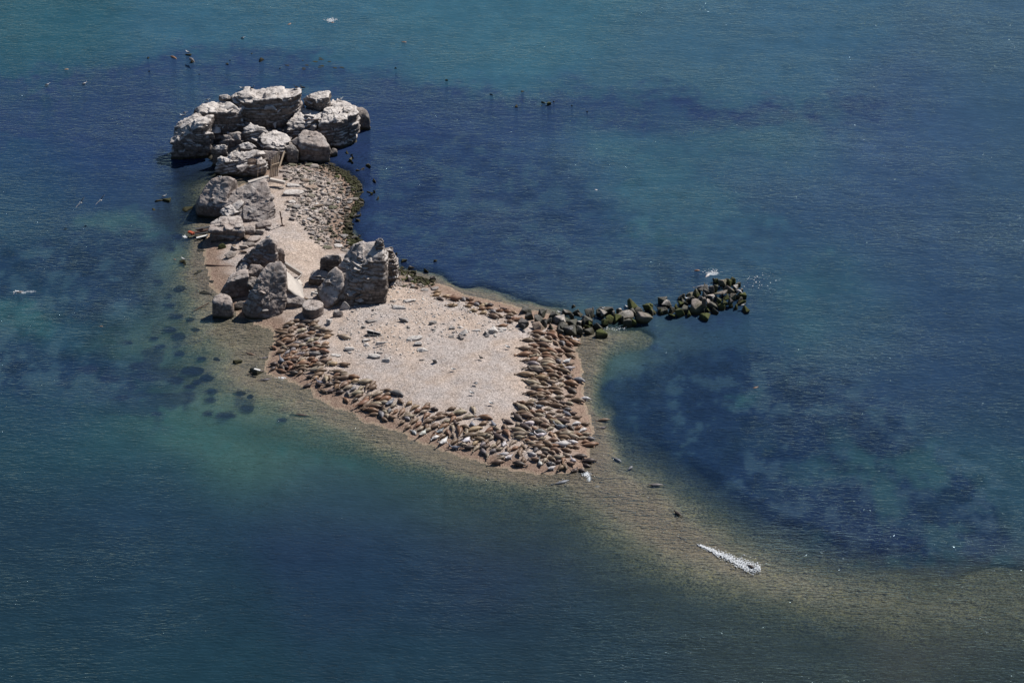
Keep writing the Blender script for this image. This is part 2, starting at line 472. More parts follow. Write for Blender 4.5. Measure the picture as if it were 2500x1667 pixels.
ZONES = [  # image polygon, colour, strength, edge width in px
 ([(400,600),(500,640),(520,720),(600,800),(660,860),(660,920),(760,980),(900,1050),(800,1080),(600,1040),(460,990),(380,900),(320,830),(420,770),(440,700),(380,660)], (98,128,120), .7, 26),
 ([(-300,230),(100,185),(300,150),(450,122),(600,118),(800,135),(1000,165),(1250,205),(1500,235),(1800,240),(2100,245),(2280,262),(2100,292),(1850,305),(1700,335),(1600,352),(1350,330),(1000,270),(900,330),(400,330),(300,330),(100,330),(-300,380)], (37,57,92), .92, 22),
 ([(-300,590),(150,560),(380,560),(400,620),(370,660),(330,690),(400,740),(250,800),(150,770),(-300,740)], (27,48,76), .75, 28),
 ([(-300,800),(200,860),(420,850),(560,900),(560,960),(350,960),(200,985),(-300,960)], (24,46,74), .75, 22),
 ([(1500,900),(1560,880),(1700,830),(1900,860),(2000,950),(2200,1080),(2420,1250),(2440,1330),(2300,1385),(2050,1365),(1850,1290),(1680,1200),(1560,1130),(1500,1020),(1470,950)], (24,48,76), .85, 22),
 ([(900,330),(1150,330),(1400,420),(1450,560),(1600,640),(1850,690),(1840,770),(1700,800),(1560,800),(1380,770),(1250,730),(1060,670),(960,620),(880,560),(870,440)], (33,55,85), .65, 40),
 ([(390,380),(520,400),(560,470),(500,540),(440,560),(400,540),(430,480)], (30,36,40), .6, 22),
 ([(200,545),(260,520),(350,522),(440,560),(380,585),(260,572)], (52,86,92), .8, 16),
 ([(160,845),(240,800),(480,755),(560,800),(640,870),(600,950),(420,900),(300,875)], (52,88,92), .7, 22),
 ([(330,985),(460,995),(600,1020),(800,1070),(930,1120),(880,1150),(600,1100),(420,1055)], (46,86,86), .7, 26),
 ([(-300,745),(60,745),(130,770),(100,800),(-300,800)], (46,92,96), .7, 18),
 ([(1470,370),(1650,355),(1780,340),(1900,320),(1890,370),(1740,420),(1800,470),(1920,560),(1750,560),(1600,540),(1470,530),(1560,440)], (50,92,104), .5, 40),
 ([(1540,570),(1640,560),(1700,600),(1620,620)], (52,94,102), .6, 25),
 ([(1850,640),(2000,640),(2060,700),(2000,850),(1900,900),(1880,760)], (46,88,98), .45, 40),
 ([(1780,970),(1820,965),(1830,985),(1800,995)], (50,95,98), .8, 12),
 ([(1090,318),(1180,318),(1200,340),(1100,345)], (60,80,98), .6, 16),
 ([(1150,480),(1250,470),(1330,540),(1200,560)], (50,66,92), .4, 30),
]
DISCS = [(1125,840,120,45),(1215,865,60,30),(1140,970,110,50),(1085,925,110,40),(1020,1035,100,35),(1145,1080,90,40),(1120,1245,120,60),(1210,1290,80,35),
(1345,1320,110,40),(1195,1385,70,35),(1340,1375,90,35),(1525,1335,60,50),(1600,1315,70,30),(1000,1460,90,40),(1575,1430,100,50),(1330,1460,70,40),
(1440,1475,140,50),(1800,1505,70,35),(1820,1440,80,40),(2045,1450,70,35),(2145,1460,55,35),(1915,1380,60,25),(1230,1190,180,60),(1290,1115,70,30),
(1390,1120,70,30),(1500,1200,120,60),(1320,1235,80,50),(1260,1260,70,40),(1090,410,70,50),(1290,430,100,35),(1130,330,90,40),(1230,500,170,50),
(1210,580,120,70),(1290,610,100,50),(1150,670,90,45),(1245,710,80,50),(1080,710,60,30),(1010,620,90,30),(1490,1275,100,40),(1660,1255,70,30),
(820,1005,60,30),(980,980,70,25),(780,1360,120,40),(700,1240,150,60),(900,1160,180,60),(960,1230,160,60),(560,1180,140,60),(1600,1355,50,25),
(1780,1350,60,30),(1420,1000,60,40),(1470,1020,80,25),(1080,770,90,30),(1350,940,90,40),(1250,930,70,25),(1630,900,60,22),(1400,965,80,30)]
DISCS = [(u / 2.6133, 450 + v / 2.6133, w / 2.6133, h / 2.6133) for u, v, w, h in DISCS]

def water_fields(X, Y):
    U, V = project(X, Y, np.zeros_like(X))
    p = np.stack([X, Y, np.zeros_like(X)], -1)
    w1, w2 = fbm(p * 0.09, 4, 21), fbm(p * 0.09, 4, 41)
    Uc = np.clip(U, -150, 2650) + 60 * w1
    Vc = np.clip(V, -150, 1850) + 45 * w2
    C = np.zeros((len(X), 3)); S = np.zeros(len(X))
    for u, v, r, g, b in CPTS:
        wgt = np.exp(-((Uc - u) ** 2 + (1.35 * (Vc - v)) ** 2) / (2 * 125.0 ** 2)) + 1e-9 / ((Uc - u) ** 2 + (Vc - v) ** 2 + 900.0)
        C += wgt[:, None] * lin((r, g, b))[None, :]
        S += wgt
    C /= S[:, None]
    f1 = fbm(p * 0.22, 5, 61, 0.6)
    f2 = fbm(p * np.array([0.5, 0.28, 1.0]) , 4, 71, 0.6)
    f3 = fbm(p * np.array([0.9, 0.6, 1.0]), 3, 73, 0.6)
    for poly, c, st, ed in ZONES:
        sd = poly_sd(Uc, Vc, poly) + f1 * ed * 1.9 + f3 * ed * 1.1
        m = smooth(-ed * 1.2, ed * 1.2, sd) * st * (0.85 + 0.45 * f2 + .25 * f3)
        m = np.clip(m, 0, 1)
        C = C * (1 - m[:, None]) + lin(c)[None, :] * m[:, None]
    # mottled weed beds: lighter sand and water between the dark fronds
    bed = np.clip(poly_sd(Uc, Vc, [(-300,540),(420,560),(560,700),(640,860),(600,980),(300,1020),(-300,980)]) / 40, 0, 1)
    bed = np.maximum(bed, np.clip(poly_sd(Uc, Vc, [(1480,870),(1700,820),(2100,900),(2480,1180),(2460,1340),(2300,1390),(1900,1320),(1560,1140)]) / 40, 0, 1))
    bed = np.maximum(bed, .7 * np.clip(poly_sd(Uc, Vc, [(880,330),(1250,330),(1500,400),(1900,500),(1880,780),(1500,770),(1100,670),(880,560)]) / 40, 0, 1))
    g1 = fbm(p * np.array([0.45, 0.3, 1]), 4, 131, .65)
    C = C + (bed * smooth(.1, .28, g1) * .45)[:, None] * (lin((58, 90, 104))[None, :] - C)
    C = C * (1 - (bed * smooth(.0, .4, -g1) * .28)[:, None])
    # green sandy gaps in the weed of the right hand bay
    bay = smooth(1700, 2150, U) * smooth(980, 1150, V) * (1 - smooth(1370, 1400, V))
    gp = smooth(-0.02, 0.4, fbm(p * np.array([0.2, 0.13, 1]), 5, 87, .6)) * bay * 0.8
    C = C * (1 - gp[:, None]) + lin((44, 84, 90))[None, :] * gp[:, None]
    dk = np.zeros(len(X))
    Ud, Vd = U + 3 * f1, V + 2.5 * f2
    for u, v, w, h in DISCS:
        sel = np.abs(U - u) < w
        if sel.any():
            r = np.sqrt(((Ud[sel] - u) / (w / 2)) ** 2 + ((Vd[sel] - v) / (h / 2)) ** 2)
            dk[sel] = np.maximum(dk[sel], 1 - smooth(0.75, 1.15, r))
    # smaller weed blotches over the left shelf
    shelf = smooth(150, 380, U) * (1 - smooth(600, 760, U)) * smooth(740, 860, V) * (1 - smooth(980, 1080, V))
    bl = smooth(0.02, 0.22, fbm(p * np.array([0.42, 0.36, 1]), 4, 95)) * shelf
    dk = np.maximum(dk, bl * 0.8)
    C = C * (1 - 0.8 * dk[:, None]) + lin((30, 46, 74))[None, :] * 0.8 * dk[:, None]
    C = C * (1 + 0.13 * f1[:, None] + 0.12 * f2[:, None] + 0.09 * f3[:, None])
    low = smooth(1080, 1400, V)[:, None]
    C = C * (1 + low * (np.array([1.0, .8, .93]) - 1))
    rt = (smooth(1500, 1900, U) * (1 - smooth(1300, 1420, V)))[:, None]
    C = C * (1 + rt * (np.array([.95, .88, .93]) - 1))
    C = C * .93 + C.mean(1)[:, None] * .07
    depth = np.clip(-ground_z(X, Y), 0, 20)
    op = 1 - np.exp(-depth * 1.35)
    op = np.maximum(op, 0.12 + 0.6 * dk * smooth(0.1, 0.5, depth))
    return C, op, U, V

t = NT('sea_water')
at = t.n('ShaderNodeAttribute', attribute_name='sea')
wc = at.outputs['Color']; wa = at.outputs['Alpha']
fo = t.n('ShaderNodeAttribute', attribute_name='foam').outputs['Fac']
p_a = t.coord((0.62, 1.9, 1), (0, 0, math.radians(5)))
p_b = t.coord((0.62, 1.7, 1), (0, 0, math.radians(-16)))
p_c = t.coord((0.25, 0.75, 1), (0, 0, math.radians(12)))
def rip(vec, s, d):
    nd = t.n('ShaderNodeTexNoise'); nd.inputs['Scale'].default_value = s; nd.inputs['Detail'].default_value = d
    nd.inputs['Roughness'].default_value = 0.5; nd.inputs['Distortion'].default_value = 0.35
    t.l(vec, nd.inputs['Vector']); return nd.outputs['Fac']
ra, rb, rc = rip(p_a, 1.1, 3), rip(p_b, 1.5, 2), rip(p_c, 0.6, 2)
ridge = lambda x: t.math('SUBTRACT', 1.0, t.math('ABSOLUTE', t.math('SUBTRACT', t.math('MULTIPLY', x, 2.0), 1.0)))
h = t.math('ADD', t.math('ADD', ridge(ra), t.math('MULTIPLY', rb, 0.9)), t.math('MULTIPLY', rc, 1.4))
gust = t.ramp(t.noise(t.coord((1, 1.6, 1)), 0.035, 4, 0.6), [(0.32, 0.35), (0.68, 1.15)])
h = t.math('MULTIPLY', h, gust)
bmp = t.n('ShaderNodeBump'); bmp.inputs['Strength'].default_value = 1.0; bmp.inputs['Distance'].default_value = 0.15
t.l(h, bmp.inputs['Height'])
nrm = bmp.outputs[0]
foamn = t.ramp(t.math('MULTIPLY', fo, t.math('ADD', t.noise(t.coord(), 3.5, 6, 0.75), 0.35)), [(0.42, 0), (0.75, 1)])
colr = t.mix(foamn, wc, (0.72, 0.76, 0.78))
opq = t.math('MAXIMUM', wa, foamn)
dif = t.n('ShaderNodeBsdfDiffuse'); t.l(colr, dif.inputs[0]); t.l(nrm, dif.inputs['Normal'])
trn = t.n('ShaderNodeBsdfTransparent'); t.l(t.mix(wa, (0.97, 0.98, 0.97), (0.45, 0.68, 0.66)), trn.inputs[0])
mx = t.n('ShaderNodeMixShader'); t.l(opq, mx.inputs[0]); t.l(trn.outputs[0], mx.inputs[1]); t.l(dif.outputs[0], mx.inputs[2])
gl = t.n('ShaderNodeBsdfGlossy'); gl.inputs['Roughness'].default_value = 0.12; gl.inputs['Color'].default_value = (0.66, 0.86, 1.0, 1); t.l(nrm, gl.inputs['Normal'])
fr = t.n('ShaderNodeFresnel'); fr.inputs['IOR'].default_value = 1.33; t.l(nrm, fr.inputs['Normal'])
mg = t.n('ShaderNodeMixShader')
t.l(fr.outputs[0], mg.inputs[0]); t.l(mx.outputs[0], mg.inputs[1]); t.l(gl.outputs[0], mg.inputs[2])
t.l(mg.outputs[0], t.out.inputs[0])
M_water = t.m

me, WX, WY = grid_mesh('water', stretched_axis(-84, 84, 0.42, 3000), stretched_axis(-82, 112, 0.5, 3000), lambda X, Y: np.zeros_like(X), M_water)
C, OP, U, V = water_fields(WX, WY)
WATER_GAIN = 0.74
at = me.color_attributes.new('sea', 'FLOAT_COLOR', 'POINT')
at.data.foreach_set('color', np.concatenate([C * WATER_GAIN, OP[:, None]], 1).astype(np.float32).ravel())
FOAM = [(1428,1156,16,8,.9),(1438,1168,10,14,.9),(1458,1186,20,8,.7),(808,50,18,7,.75),(703,60,10,4,.6),(983,104,9,4,.6),(75,712,30,7,.65),(55,714,9,6,.8),(1740,668,26,7,.8),
 (1855,680,30,9,.45),(1850,745,20,20,.4),(1855,725,20,25,.3),(690,925,18,7,.75),(1800,1372,30,6,.6),(1845,1388,14,5,.8),(1760,1353,26,5,.6),(1728,1340,16,4,.5),(1308,655,10,3,.5),
 (452,577,7,5,.8),(480,577,8,3,.5),(437,631,10,4,.6),(585,940,12,6,.5),(711,919,10,5,.5),(1490,800,25,6,.35),(1560,805,20,6,.4),(1600,800,14,5,.4),(1620,1184,10,5,.6),(1425,812,10,5,.5),(540,705,10,4,.4),
 (828,905,30,3,0),(355,525,9,4,.6),(562,905,14,7,.5),(835,915,9,4,.5),(710,915,16,6,.5),(1195,720,6,6,.6)]
fv = np.zeros(len(U))
for u, v, a, b, s in FOAM:
    fv = np.maximum(fv, s * np.exp(-((U - u) / a) ** 2 - ((V - v) / b) ** 2))
dsh = -poly_sd(WX, WY, SHORE_W)
pn = np.stack([WX, WY, np.zeros_like(WX)], -1)
edge = np.exp(-((-ground_z(WX, WY) - 0.05) / 0.05) ** 2) * smooth(-0.3, 0.3, vnoise(pn * 0.25, 33)) * 0.5 * (np.abs(U - 900) < 500) * (V > 900)
fv = np.maximum(fv, edge)
fa = me.attributes.new('foam', 'FLOAT', 'POINT')
fa.data.foreach_set('value', fv.astype(np.float32))
add_obj('water', me, 'rippled blue green sea around the islet', kind='structure')

# ---------------------------------------------------------------- rocks
ICO = {}
def ico(level):
    if level not in ICO:
        bm = bmesh.new()
        bmesh.ops.create_icosphere(bm, subdivisions=level, radius=1)
        v = np.array([x.co[:] for x in bm.verts])
        f = np.array([[q.index for q in x.verts] for x in bm.faces])
        bm.free()
        ICO[level] = (v / np.linalg.norm(v, axis=1)[:, None], f)
    return ICO[level]

def hull_planes(pts):
    bm = bmesh.new()
    for p in pts:
        bm.verts.new(tuple(p))
    res = bmesh.ops.convex_hull(bm, input=bm.verts)
    bm.normal_update()
    out = []
    for f in bm.faces:
        n = np.array(f.normal[:])
        if f.calc_area() > 1e-5 and np.linalg.norm(n) > .5:
            h = float(np.dot(n, np.array(f.verts[0].co[:])))
            if not any(np.dot(n, m) > .985 and abs(h - g) < .25 for m, g in out):
                out.append((n, h))
    bm.free()
    return out

def rock_shape(pts, level=5, sharp=30, strata=0.12, thick=0.45, rough=0.25, tilt=(0.08, -0.06), seed=0, chips=12, blk=None):
    pts = np.asarray(pts, float)
    c = (pts.min(0) + pts.max(0)) / 2
    c = 0.5 * c + 0.5 * pts.mean(0)
    pl = hull_planes(pts)
    ext = np.maximum((pts.max(0) - pts.min(0)) / 2, 0.1)
    rr = np.random.default_rng(seed + 500)
    for _ in range(chips):
        n = rr.normal(size=3) * np.array([1, 1, .8]); n /= np.linalg.norm(n)
        sup = (pts @ n).max()
        wdt = sup - (pts @ n).min()
        pl.append((n, sup - wdt * rr.uniform(.02, .11)))
    dirs, F = ico(level)
    d = dirs * ext
    d = d / np.linalg.norm(d, axis=1)[:, None]
    acc = np.zeros(len(d))
    for n, h in pl:
        s = n @ c
        hh = h - s
        if hh < 0: hh = -hh; n = -n
        hh = max(hh, 0.02)
        dn = d @ n
        acc += np.where(dn > 1e-4, (np.maximum(dn, 1e-4) / hh), 0) ** sharp
    r = acc ** (-1.0 / sharp)
    X = c + d * r[:, None]
    size = float(ext.mean())
    # large dents, broken edges
    n1 = fbm(X * (0.9 / max(size, .4)) + seed * 3.1, 4, seed, 0.55)
    X = X + d * (n1 * rough * size * 0.55)[:, None]
    if strata > 0:
        tn = np.array([tilt[0], tilt[1], 1.0]); tn /= np.linalg.norm(tn)
        s = (X @ tn) / thick + 0.4 * fbm(X * 0.35 + 5, 3, seed + 7)
        k = np.floor(s); fr = s - k
        hk = hash3(k.astype(np.int64), (k * 0).astype(np.int64), (k * 0).astype(np.int64), seed + 3)
        # ledge profile: layer face bulges, thin recess between layers
        prof = (hk - 0.5) * 1.5 - 1.3 * np.exp(-(fr / 0.16) ** 2) - 0.7 * np.exp(-((1 - fr) / 0.14) ** 2)
        lat = d - (d @ tn)[:, None] * tn
        patch = 0.55 + 0.7 * vnoise(X * 0.5, seed + 13)
        X = X + lat * (1.35 * strata * prof * np.clip(patch, 0.1, 1.3))[:, None]
    if level >= 5:
        # broken blocks: each cell of the rock stands a little proud of or behind its neighbour
        wq = X + 0.5 * np.stack([vnoise(X * .6 + 3, seed + 31), vnoise(X * .6 + 7, seed + 32), vnoise(X * .6 + 11, seed + 33)], -1)
        if blk is None: blk = 1.0 if strata >= .1 else .3
        for cs, ch, am in ((1.9, 1.1, .24), (.8, .42, .11)):
            q = np.floor(wq / np.array([cs, cs, ch])).astype(np.int64)
            hb = hash3(q[:, 0], q[:, 1], q[:, 2], seed + 41) - .5
            X = X + d * (hb * 2 * am * blk * min(size / 2.2, 1.1))[:, None]
        cr = vnoise(X * np.array([0.5, 0.5, 0.16]) + 9, seed + 19)
        X = X - d * (np.exp(-(cr / 0.025) ** 2) * 0.16 * np.clip(vnoise(X * .4, seed + 51) + .3, 0, 1))[:, None]
    X = X + d * (fbm(X * 2.2, 3, seed + 23, 0.6) * (0.12 if level >= 5 else .3 * rough) * min(1, size) * (rough / 0.25) ** .5)[:, None]
    if level >= 5: X = c + (X - c) * 1.07
    return X, F

def crop1(x, y): return 400 + x / 4.127, 180 + y / 4.127
def crop2(x, y): return 440 + x / 3.5636, 400 + y / 3.5636

def rock(name, crop, top, mat, label, base=None, flare=1.0, extra=(), cat='rock', group=None, level=5, shift=(0, 0), **kw):
    """top: (x, y, z) image corners with their height; base: the height down to which the footprint is carried"""
    pts = [P(*crop(x, y), z) for x, y, z in top]
    if base is not None:
        a = np.array(pts)
        m = a.mean(0)
        for q in a:
            pts.append([m[0] + (q[0] - m[0]) * flare + shift[0], m[1] + (q[1] - m[1]) * flare + shift[1], base])
    for x, y, z in extra:
        pts.append(P(*crop(x, y), z))
    seed = kw.pop('seed', len(bpy.data.objects) * 7 % 97)
    X, F = rock_shape(pts, level=level, seed=seed, **kw)
    me = new_mesh(name, X, F, mat, True)
    return add_obj(name, me, label, cat, group)

LATER = []
HEAP = 'big pale rocks heaped at the far end of the islet'
rock('rock_mass', crop1, [(260,560,1.8),(700,380,3.2),(1300,340,3.2),(1850,420,2.4),(1850,560,1.2),(1300,740,1.0),(900,860,.8),(600,900,.4),(330,760,.6)], M_darkrock,
     'dark jammed mass of broken rock filling the gaps low down in the heap', base=-2.5, flare=1.05, level=6, strata=.2, thick=.6, rough=.3, seed=2)
rock('rock_block', crop1, [(105,490,4.6),(180,435,4.8),(380,398,5.1),(490,450,5.1),(440,530,5.0),(250,540,4.9),(75,650,3.2)], M_cliff,
     'huge dark-faced rock block at the left end of the heap, rising straight from the water', base=-3, flare=1.03, group=HEAP, level=6, strata=.16, thick=.9, rough=.28, seed=3)
rock('rock_block', crop1, [(275,385,5.5),(400,320,5.6),(795,308,5.8),(810,370,5.6),(640,397,5.5),(400,410,5.5)], M_cliff,
     'square-topped rock block with a white upper surface, left of the flat-topped summit', base=-1, flare=.9, group=HEAP, level=6, strata=.2, thick=.7, rough=.2, seed=5)
rock('rock_slab', crop1, [(415,292,5.2),(540,245,5.4),(650,250,5.6),(740,285,5.6),(700,320,5.5),(450,330,5.3)], M_cliff,
     'pale rock ledge behind the white-topped block, with gulls beside it', base=1, group=HEAP, level=5, strata=.15, thick=.5, seed=8)
rock('rock_slab', crop1, [(550,240,5.8),(600,212,6.2),(665,215,6.2),(668,250,5.9),(600,262,5.7)], M_cliff,
     'small pale stepped stone just left of the flat-topped summit slab', base=4, group=HEAP, level=5, strata=.12, thick=.35, seed=9)
rock('rock_slab', crop1, [(680,225,6.1),(740,195,6.4),(760,240,6.1),(700,262,5.9)], M_cliff,
     'little pale knob of rock at the left foot of the summit slab', base=4, group=HEAP, level=5, strata=.1, thick=.35, seed=10)
rock('summit_rock', crop1, [(700,200,6.6),(740,163,6.8),(1000,155,7.0),(1260,147,7.1),(1415,157,7.0),(1360,205,6.9),(1260,255,6.7),(1000,285,6.5),(755,290,6.4)], M_cliff,
     'great flat-topped stratified rock forming the summit, white above and layered below', base=0.5, flare=.86, shift=(-.7,0), group=HEAP, level=6, strata=.3, thick=.62, rough=.14, sharp=44, seed=12,
     extra=[(1195,520,2.0),(1180,380,4.6)])
rock('rock_block', crop1, [(1340,255,5.2),(1415,260,5.3),(1408,350,4.4),(1340,400,3.9),(1200,445,3.4),(1210,330,4.2)], M_rough,
     'pinkish broken rock tucked under the right end of the flat-topped summit', base=0, group=HEAP, level=5, strata=.08, thick=.6, seed=14)
rock('rock_block', crop1, [(1475,195,6.1),(1560,183,6.2),(1670,193,6.2),(1655,245,6.1),(1560,270,6.0),(1475,240,6.0)], M_cliff,
     'pale capped knob of rock standing right of the summit across a gap', base=0, flare=1.0, extra=[(1405,340,4.2),(1420,280,4.9),(1600,365,4.0),(1500,390,3.9)], group=HEAP, level=6, strata=.14, thick=.5, seed=17)
rock('rock_block', crop1, [(1630,250,5.0),(1815,265,4.9),(1935,345,4.6),(1937,410,4.4),(1780,475,4.3),(1565,480,4.3),(1550,385,4.8)], M_cliff,
     'wide stratified rock block at the right of the heap, its grooved face towards the sun', base=-2, flare=1.0, extra=[(1640,640,1.5),(1925,680,0)], group=HEAP, level=6, strata=.24, thick=.42, rough=.2, tilt=(-.12,.05), seed=21)
rock('rock_block', crop1, [(1830,312,3.3),(1900,285,3.6),(2010,302,3.3),(2070,375,2.8),(2085,450,1.9),(1960,400,2.6)], M_darkrock,
     'rounded dark grey rock at the far right of the heap, standing in the water', base=-2, flare=1.05, group=HEAP, level=5, strata=.06, rough=.3, sharp=9, seed=24)
rock('rock_block', crop1, [(1230,500,3.4),(1325,430,3.8),(1370,368,4.1),(1480,364,4.1),(1590,392,4.0),(1600,460,3.8),(1430,510,3.6),(1220,565,2.9)], M_cliff,
     'pale jutting rock between the summit and the grooved right-hand block', base=0, flare=.95, group=HEAP, level=6, strata=.16, thick=.45, seed=27)
rock('boulder', crop1, [(1350,615,3.3),(1430,553,3.6),(1530,575,3.5),(1630,650,3.0),(1675,740,2.2),(1560,735,2.6),(1370,710,2.8),(1320,700,2.5)], M_rough,
     'big rounded boulder in front of the grooved block, at the edge of the stony shore', base=-.6, flare=1.02, group=HEAP, level=5, strata=.08, thick=.5, rough=.22, seed=30)
rock('stone', crop1, [(1670,770,.9),(1700,745,1.1),(1745,760,1),(1748,800,.5),(1690,810,.5)], M_darkrock,
     'small dark stone at the right foot of the rounded boulder', base=-.5, level=4, strata=0, seed=31)
rock('rock_slab', crop1, [(1000,620,3.1),(1130,580,3.4),(1225,595,3.3),(1280,690,2.8),(1180,755,2.4),(1025,732,2.6),(975,680,2.9)], M_cliff,
     'white tilted slab in the centre of the heap, facing the camera', base=.5, flare=.85, group=HEAP, level=6, strata=.12, thick=.35, rough=.1, sharp=24, seed=33)
rock('rock_slab', crop1, [(970,802,2.2),(1000,772,2.5),(1160,777,2.4),(1140,842,1.7),(1060,872,1.4),(980,852,1.6)], M_rough,
     'grey grainy lump just below the white tilted slab', base=.2, level=5, strata=0, rough=.12, seed=34)
rock('rock_slab', crop1, [(790,562,3.8),(870,492,4.4),(950,520,4.2),(1050,545,4.0),(1085,580,3.6),(960,603,3.3),(800,605,3.3)], M_cliff,
     'ragged pale rock below the layered summit face', base=.5, group=HEAP, level=5, strata=.12, thick=.4, rough=.3, seed=36)
rock('rock_slab', crop1, [(580,650,2.8),(620,600,3.3),(700,568,3.7),(770,600,3.4),(760,650,2.8),(650,690,2.4)], M_rough,
     'crumbly brownish rock at the dark hollow in the middle of the heap', base=0, group=HEAP, level=5, strata=.12, thick=.4, rough=.35, seed=38)
rock('rock_slab', crop1, [(480,762,2.6),(540,722,3.0),(640,717,3.1),(655,770,2.5),(560,802,2.1)], M_cliff,
     'small pale block beside the deep shadow left of the heap centre', base=-1, group=HEAP, level=5, strata=.1, thick=.35, rough=.25, seed=40)
rock('rock_slab', crop1, [(750,702,3.0),(860,672,3.3),(932,732,2.7),(900,762,2.4),(780,762,2.4)], M_cliff,
     'curled pale rock lip above the banded lower ledge', base=.3, group=HEAP, level=5, strata=.08, thick=.3, rough=.3, seed=42)
rock('rock_ledge', crop1, [(600,842,2.0),(680,792,2.6),(915,745,3.0),(918,802,2.5),(965,872,1.9),(820,905,1.7),(620,885,1.8)], M_cliff,
     'banded lower ledge curving up to the right, above the water on the left side', base=-.8, flare=1.05, extra=[(495,1000,.3),(540,925,1.1),(1055,975,1.1),(1045,900,1.9),(820,1060,-.3)], group=HEAP, level=6, strata=.26, thick=.4, rough=.15, tilt=(-.3,.05), seed=45)
rock('stone', crop1, [(830,870,2.5),(880,850,2.7),(965,865,2.5),(960,892,2.2),(850,898,2.2)], M_stone_warm,
     'thin pinkish stone lying on the banded lower ledge', base=1.8, level=4, strata=0, seed=46)
rock('boulder', crop1, [(1225,735,2.6),(1290,702,2.8),(1350,780,2.0),(1345,850,1.1),(1240,805,1.8)], M_darkrock,
     'dark hollowed boulder between the white slab and the big rounded boulder', base=0, level=5, strata=0, rough=.3, seed=48)
rock('leaning_rock', crop1, [(585,1010,5.0),(650,1033,5.1),(772,1108,3.9),(730,1185,2.9),(460,1088,4.2),(318,1335,1.7),(325,1455,-.2),(580,1450,.2),(650,1340,2.0)], M_rough,
     'big leaning rock with a straight left edge, dark underneath, standing in the water', extra=[(430,1500,-1.2),(640,1400,0),(600,1250,-1),(380,1250,-1),(430,1150,2.8)], group='large rocks on the neck', level=6, strata=0, rough=.14, sharp=40, seed=50)
rock('rock_slab', crop1, [(395,1200,1.8),(440,1100,3.0),(485,1105,3.0),(440,1200,1.8)], M_rough,
     'narrow slab behind the leaning rock at its upper left', base=-1, level=4, strata=0, rough=.15, seed=51)
rock('leaning_slab', crop1, [(865,1103,4.1),(1052,1048,4.6),(1082,1115,4.25),(1155,1370,1.6),(1100,1470,.7),(950,1545,.3),(550,1430,1.1),(630,1290,2.5),(715,1170,3.45)], M_rough,
     'great sloping slab of rough pale rock leaning left, a smooth strip along its upper edge', extra=[(640,1445,.4),(1140,1400,.5),(1000,1300,0),(700,1300,0)], group='large rocks on the neck', level=6, strata=.08, thick=.8, rough=.18, blk=.6, sharp=36, tilt=(-.5,.2), seed=54)
rock('rock_slab', crop1, [(560,1400,1.6),(800,1250,3.0),(830,1280,2.9),(700,1420,1.6),(580,1445,1.2)], M_cliff,
     'layered lip along the lower edge of the great sloping slab', base=.3, flare=.8, level=5, strata=.1, thick=.3, rough=.2, seed=55)
rock('boulder', crop2, [(285,492,2.4),(360,452,2.6),(505,447,2.6),(535,540,2.3),(550,590,1.9),(420,575,2.1),(260,575,2.1)], M_rough,
     'cleft brown-grey boulder at the left waterline below the leaning rock', base=-.5, flare=1.03, extra=[(548,660,.4)], group='large rocks on the neck', level=6, strata=.25, thick=1.1, rough=.15, seed=57)
rock('stone', crop2, [(540,540,1.6),(600,520,1.8),(660,562,1.5),(650,600,1.0),(570,592,1.2)], M_rough, 'squat pale stone touching the right side of the cleft boulder', base=.2, level=4, strata=0, seed=58)
rock('stone', crop2, [(640,520,1.6),(740,490,1.8),(800,480,1.7),(780,530,1.3),(660,555,1.2)], M_rough, 'long low stone under the foot of the great sloping slab', base=.5, level=4, strata=0, seed=59)
rock('stone', crop2, [(320,700,.9),(360,675,1.2),(412,700,.9),(410,735,.4),(335,742,.4)], M_bmoss, 'round dark mossy stone in the shade below the cleft boulder', base=-.5, level=4, strata=0, rough=.1, sharp=6, seed=60)
PEAK = 'rocks of the left-hand peak beside the lower beach'
rock('peaked_rock', crop2, [(765,645,5.4),(700,680,4.9),(600,768,3.8),(505,860,2.2),(472,935,.9),(840,720,4.7),(810,860,2.8),(700,905,2.1)], M_rough,
     'sharp grey peaked rock with a gull on its tip, layered flank sloping left', extra=[(600,965,-.2),(850,890,.6),(760,700,2.0)], group=PEAK, level=6, strata=.07, thick=.7, rough=.2, blk=.7, sharp=50, tilt=(.5,.1), seed=62)
rock('rock_block', crop2, [(800,760,3.5),(840,722,3.8),(905,750,3.3),(918,800,2.6),(900,855,1.7),(840,850,1.8)], M_rough,
     'broken block on the right shoulder of the sharp grey peak', base=.5, flare=.8, group=PEAK, level=5, strata=0, rough=.3, seed=64)
rock('rock_block', crop2, [(470,935,3.1),(500,912,3.3),(592,912,3.4),(588,985,3.0),(420,1010,2.6),(372,1050,2.2),(342,1110,1.3)], M_rough,
     'dark block left of the tall front slab, its lit edge upright', base=-.8, flare=1.0, extra=[(575,1190,-.2)], group=PEAK, level=6, strata=0, rough=.12, sharp=36, seed=66)
rock('tall_slab', crop2, [(760,862,6.3),(865,862,6.3),(930,945,5.2),(905,1100,3.2),(912,1225,1.4),(800,1385,-.4),(560,1370,-.4),(530,1290,.6),(730,905,5.8),(680,1010,4.6),(590,1200,2.4)], M_rough,
     'tall rough slab standing upright in front of the peak, its foot at the water', extra=[(880,1240,0),(650,1200,0),(850,1000,2)], group=PEAK, level=6, strata=0, rough=.22, sharp=28, seed=69)
rock('boulder', crop2, [(282,1155,2.5),(340,1118,2.7),(455,1118,2.7),(470,1180,2.5),(430,1210,2.3),(275,1210,2.2)], M_rough,
     'rounded square boulder standing alone at the waterline left of the tall slab', base=-.8, flare=1.0, group=PEAK, level=5, strata=0, rough=.12, sharp=9, seed=72)
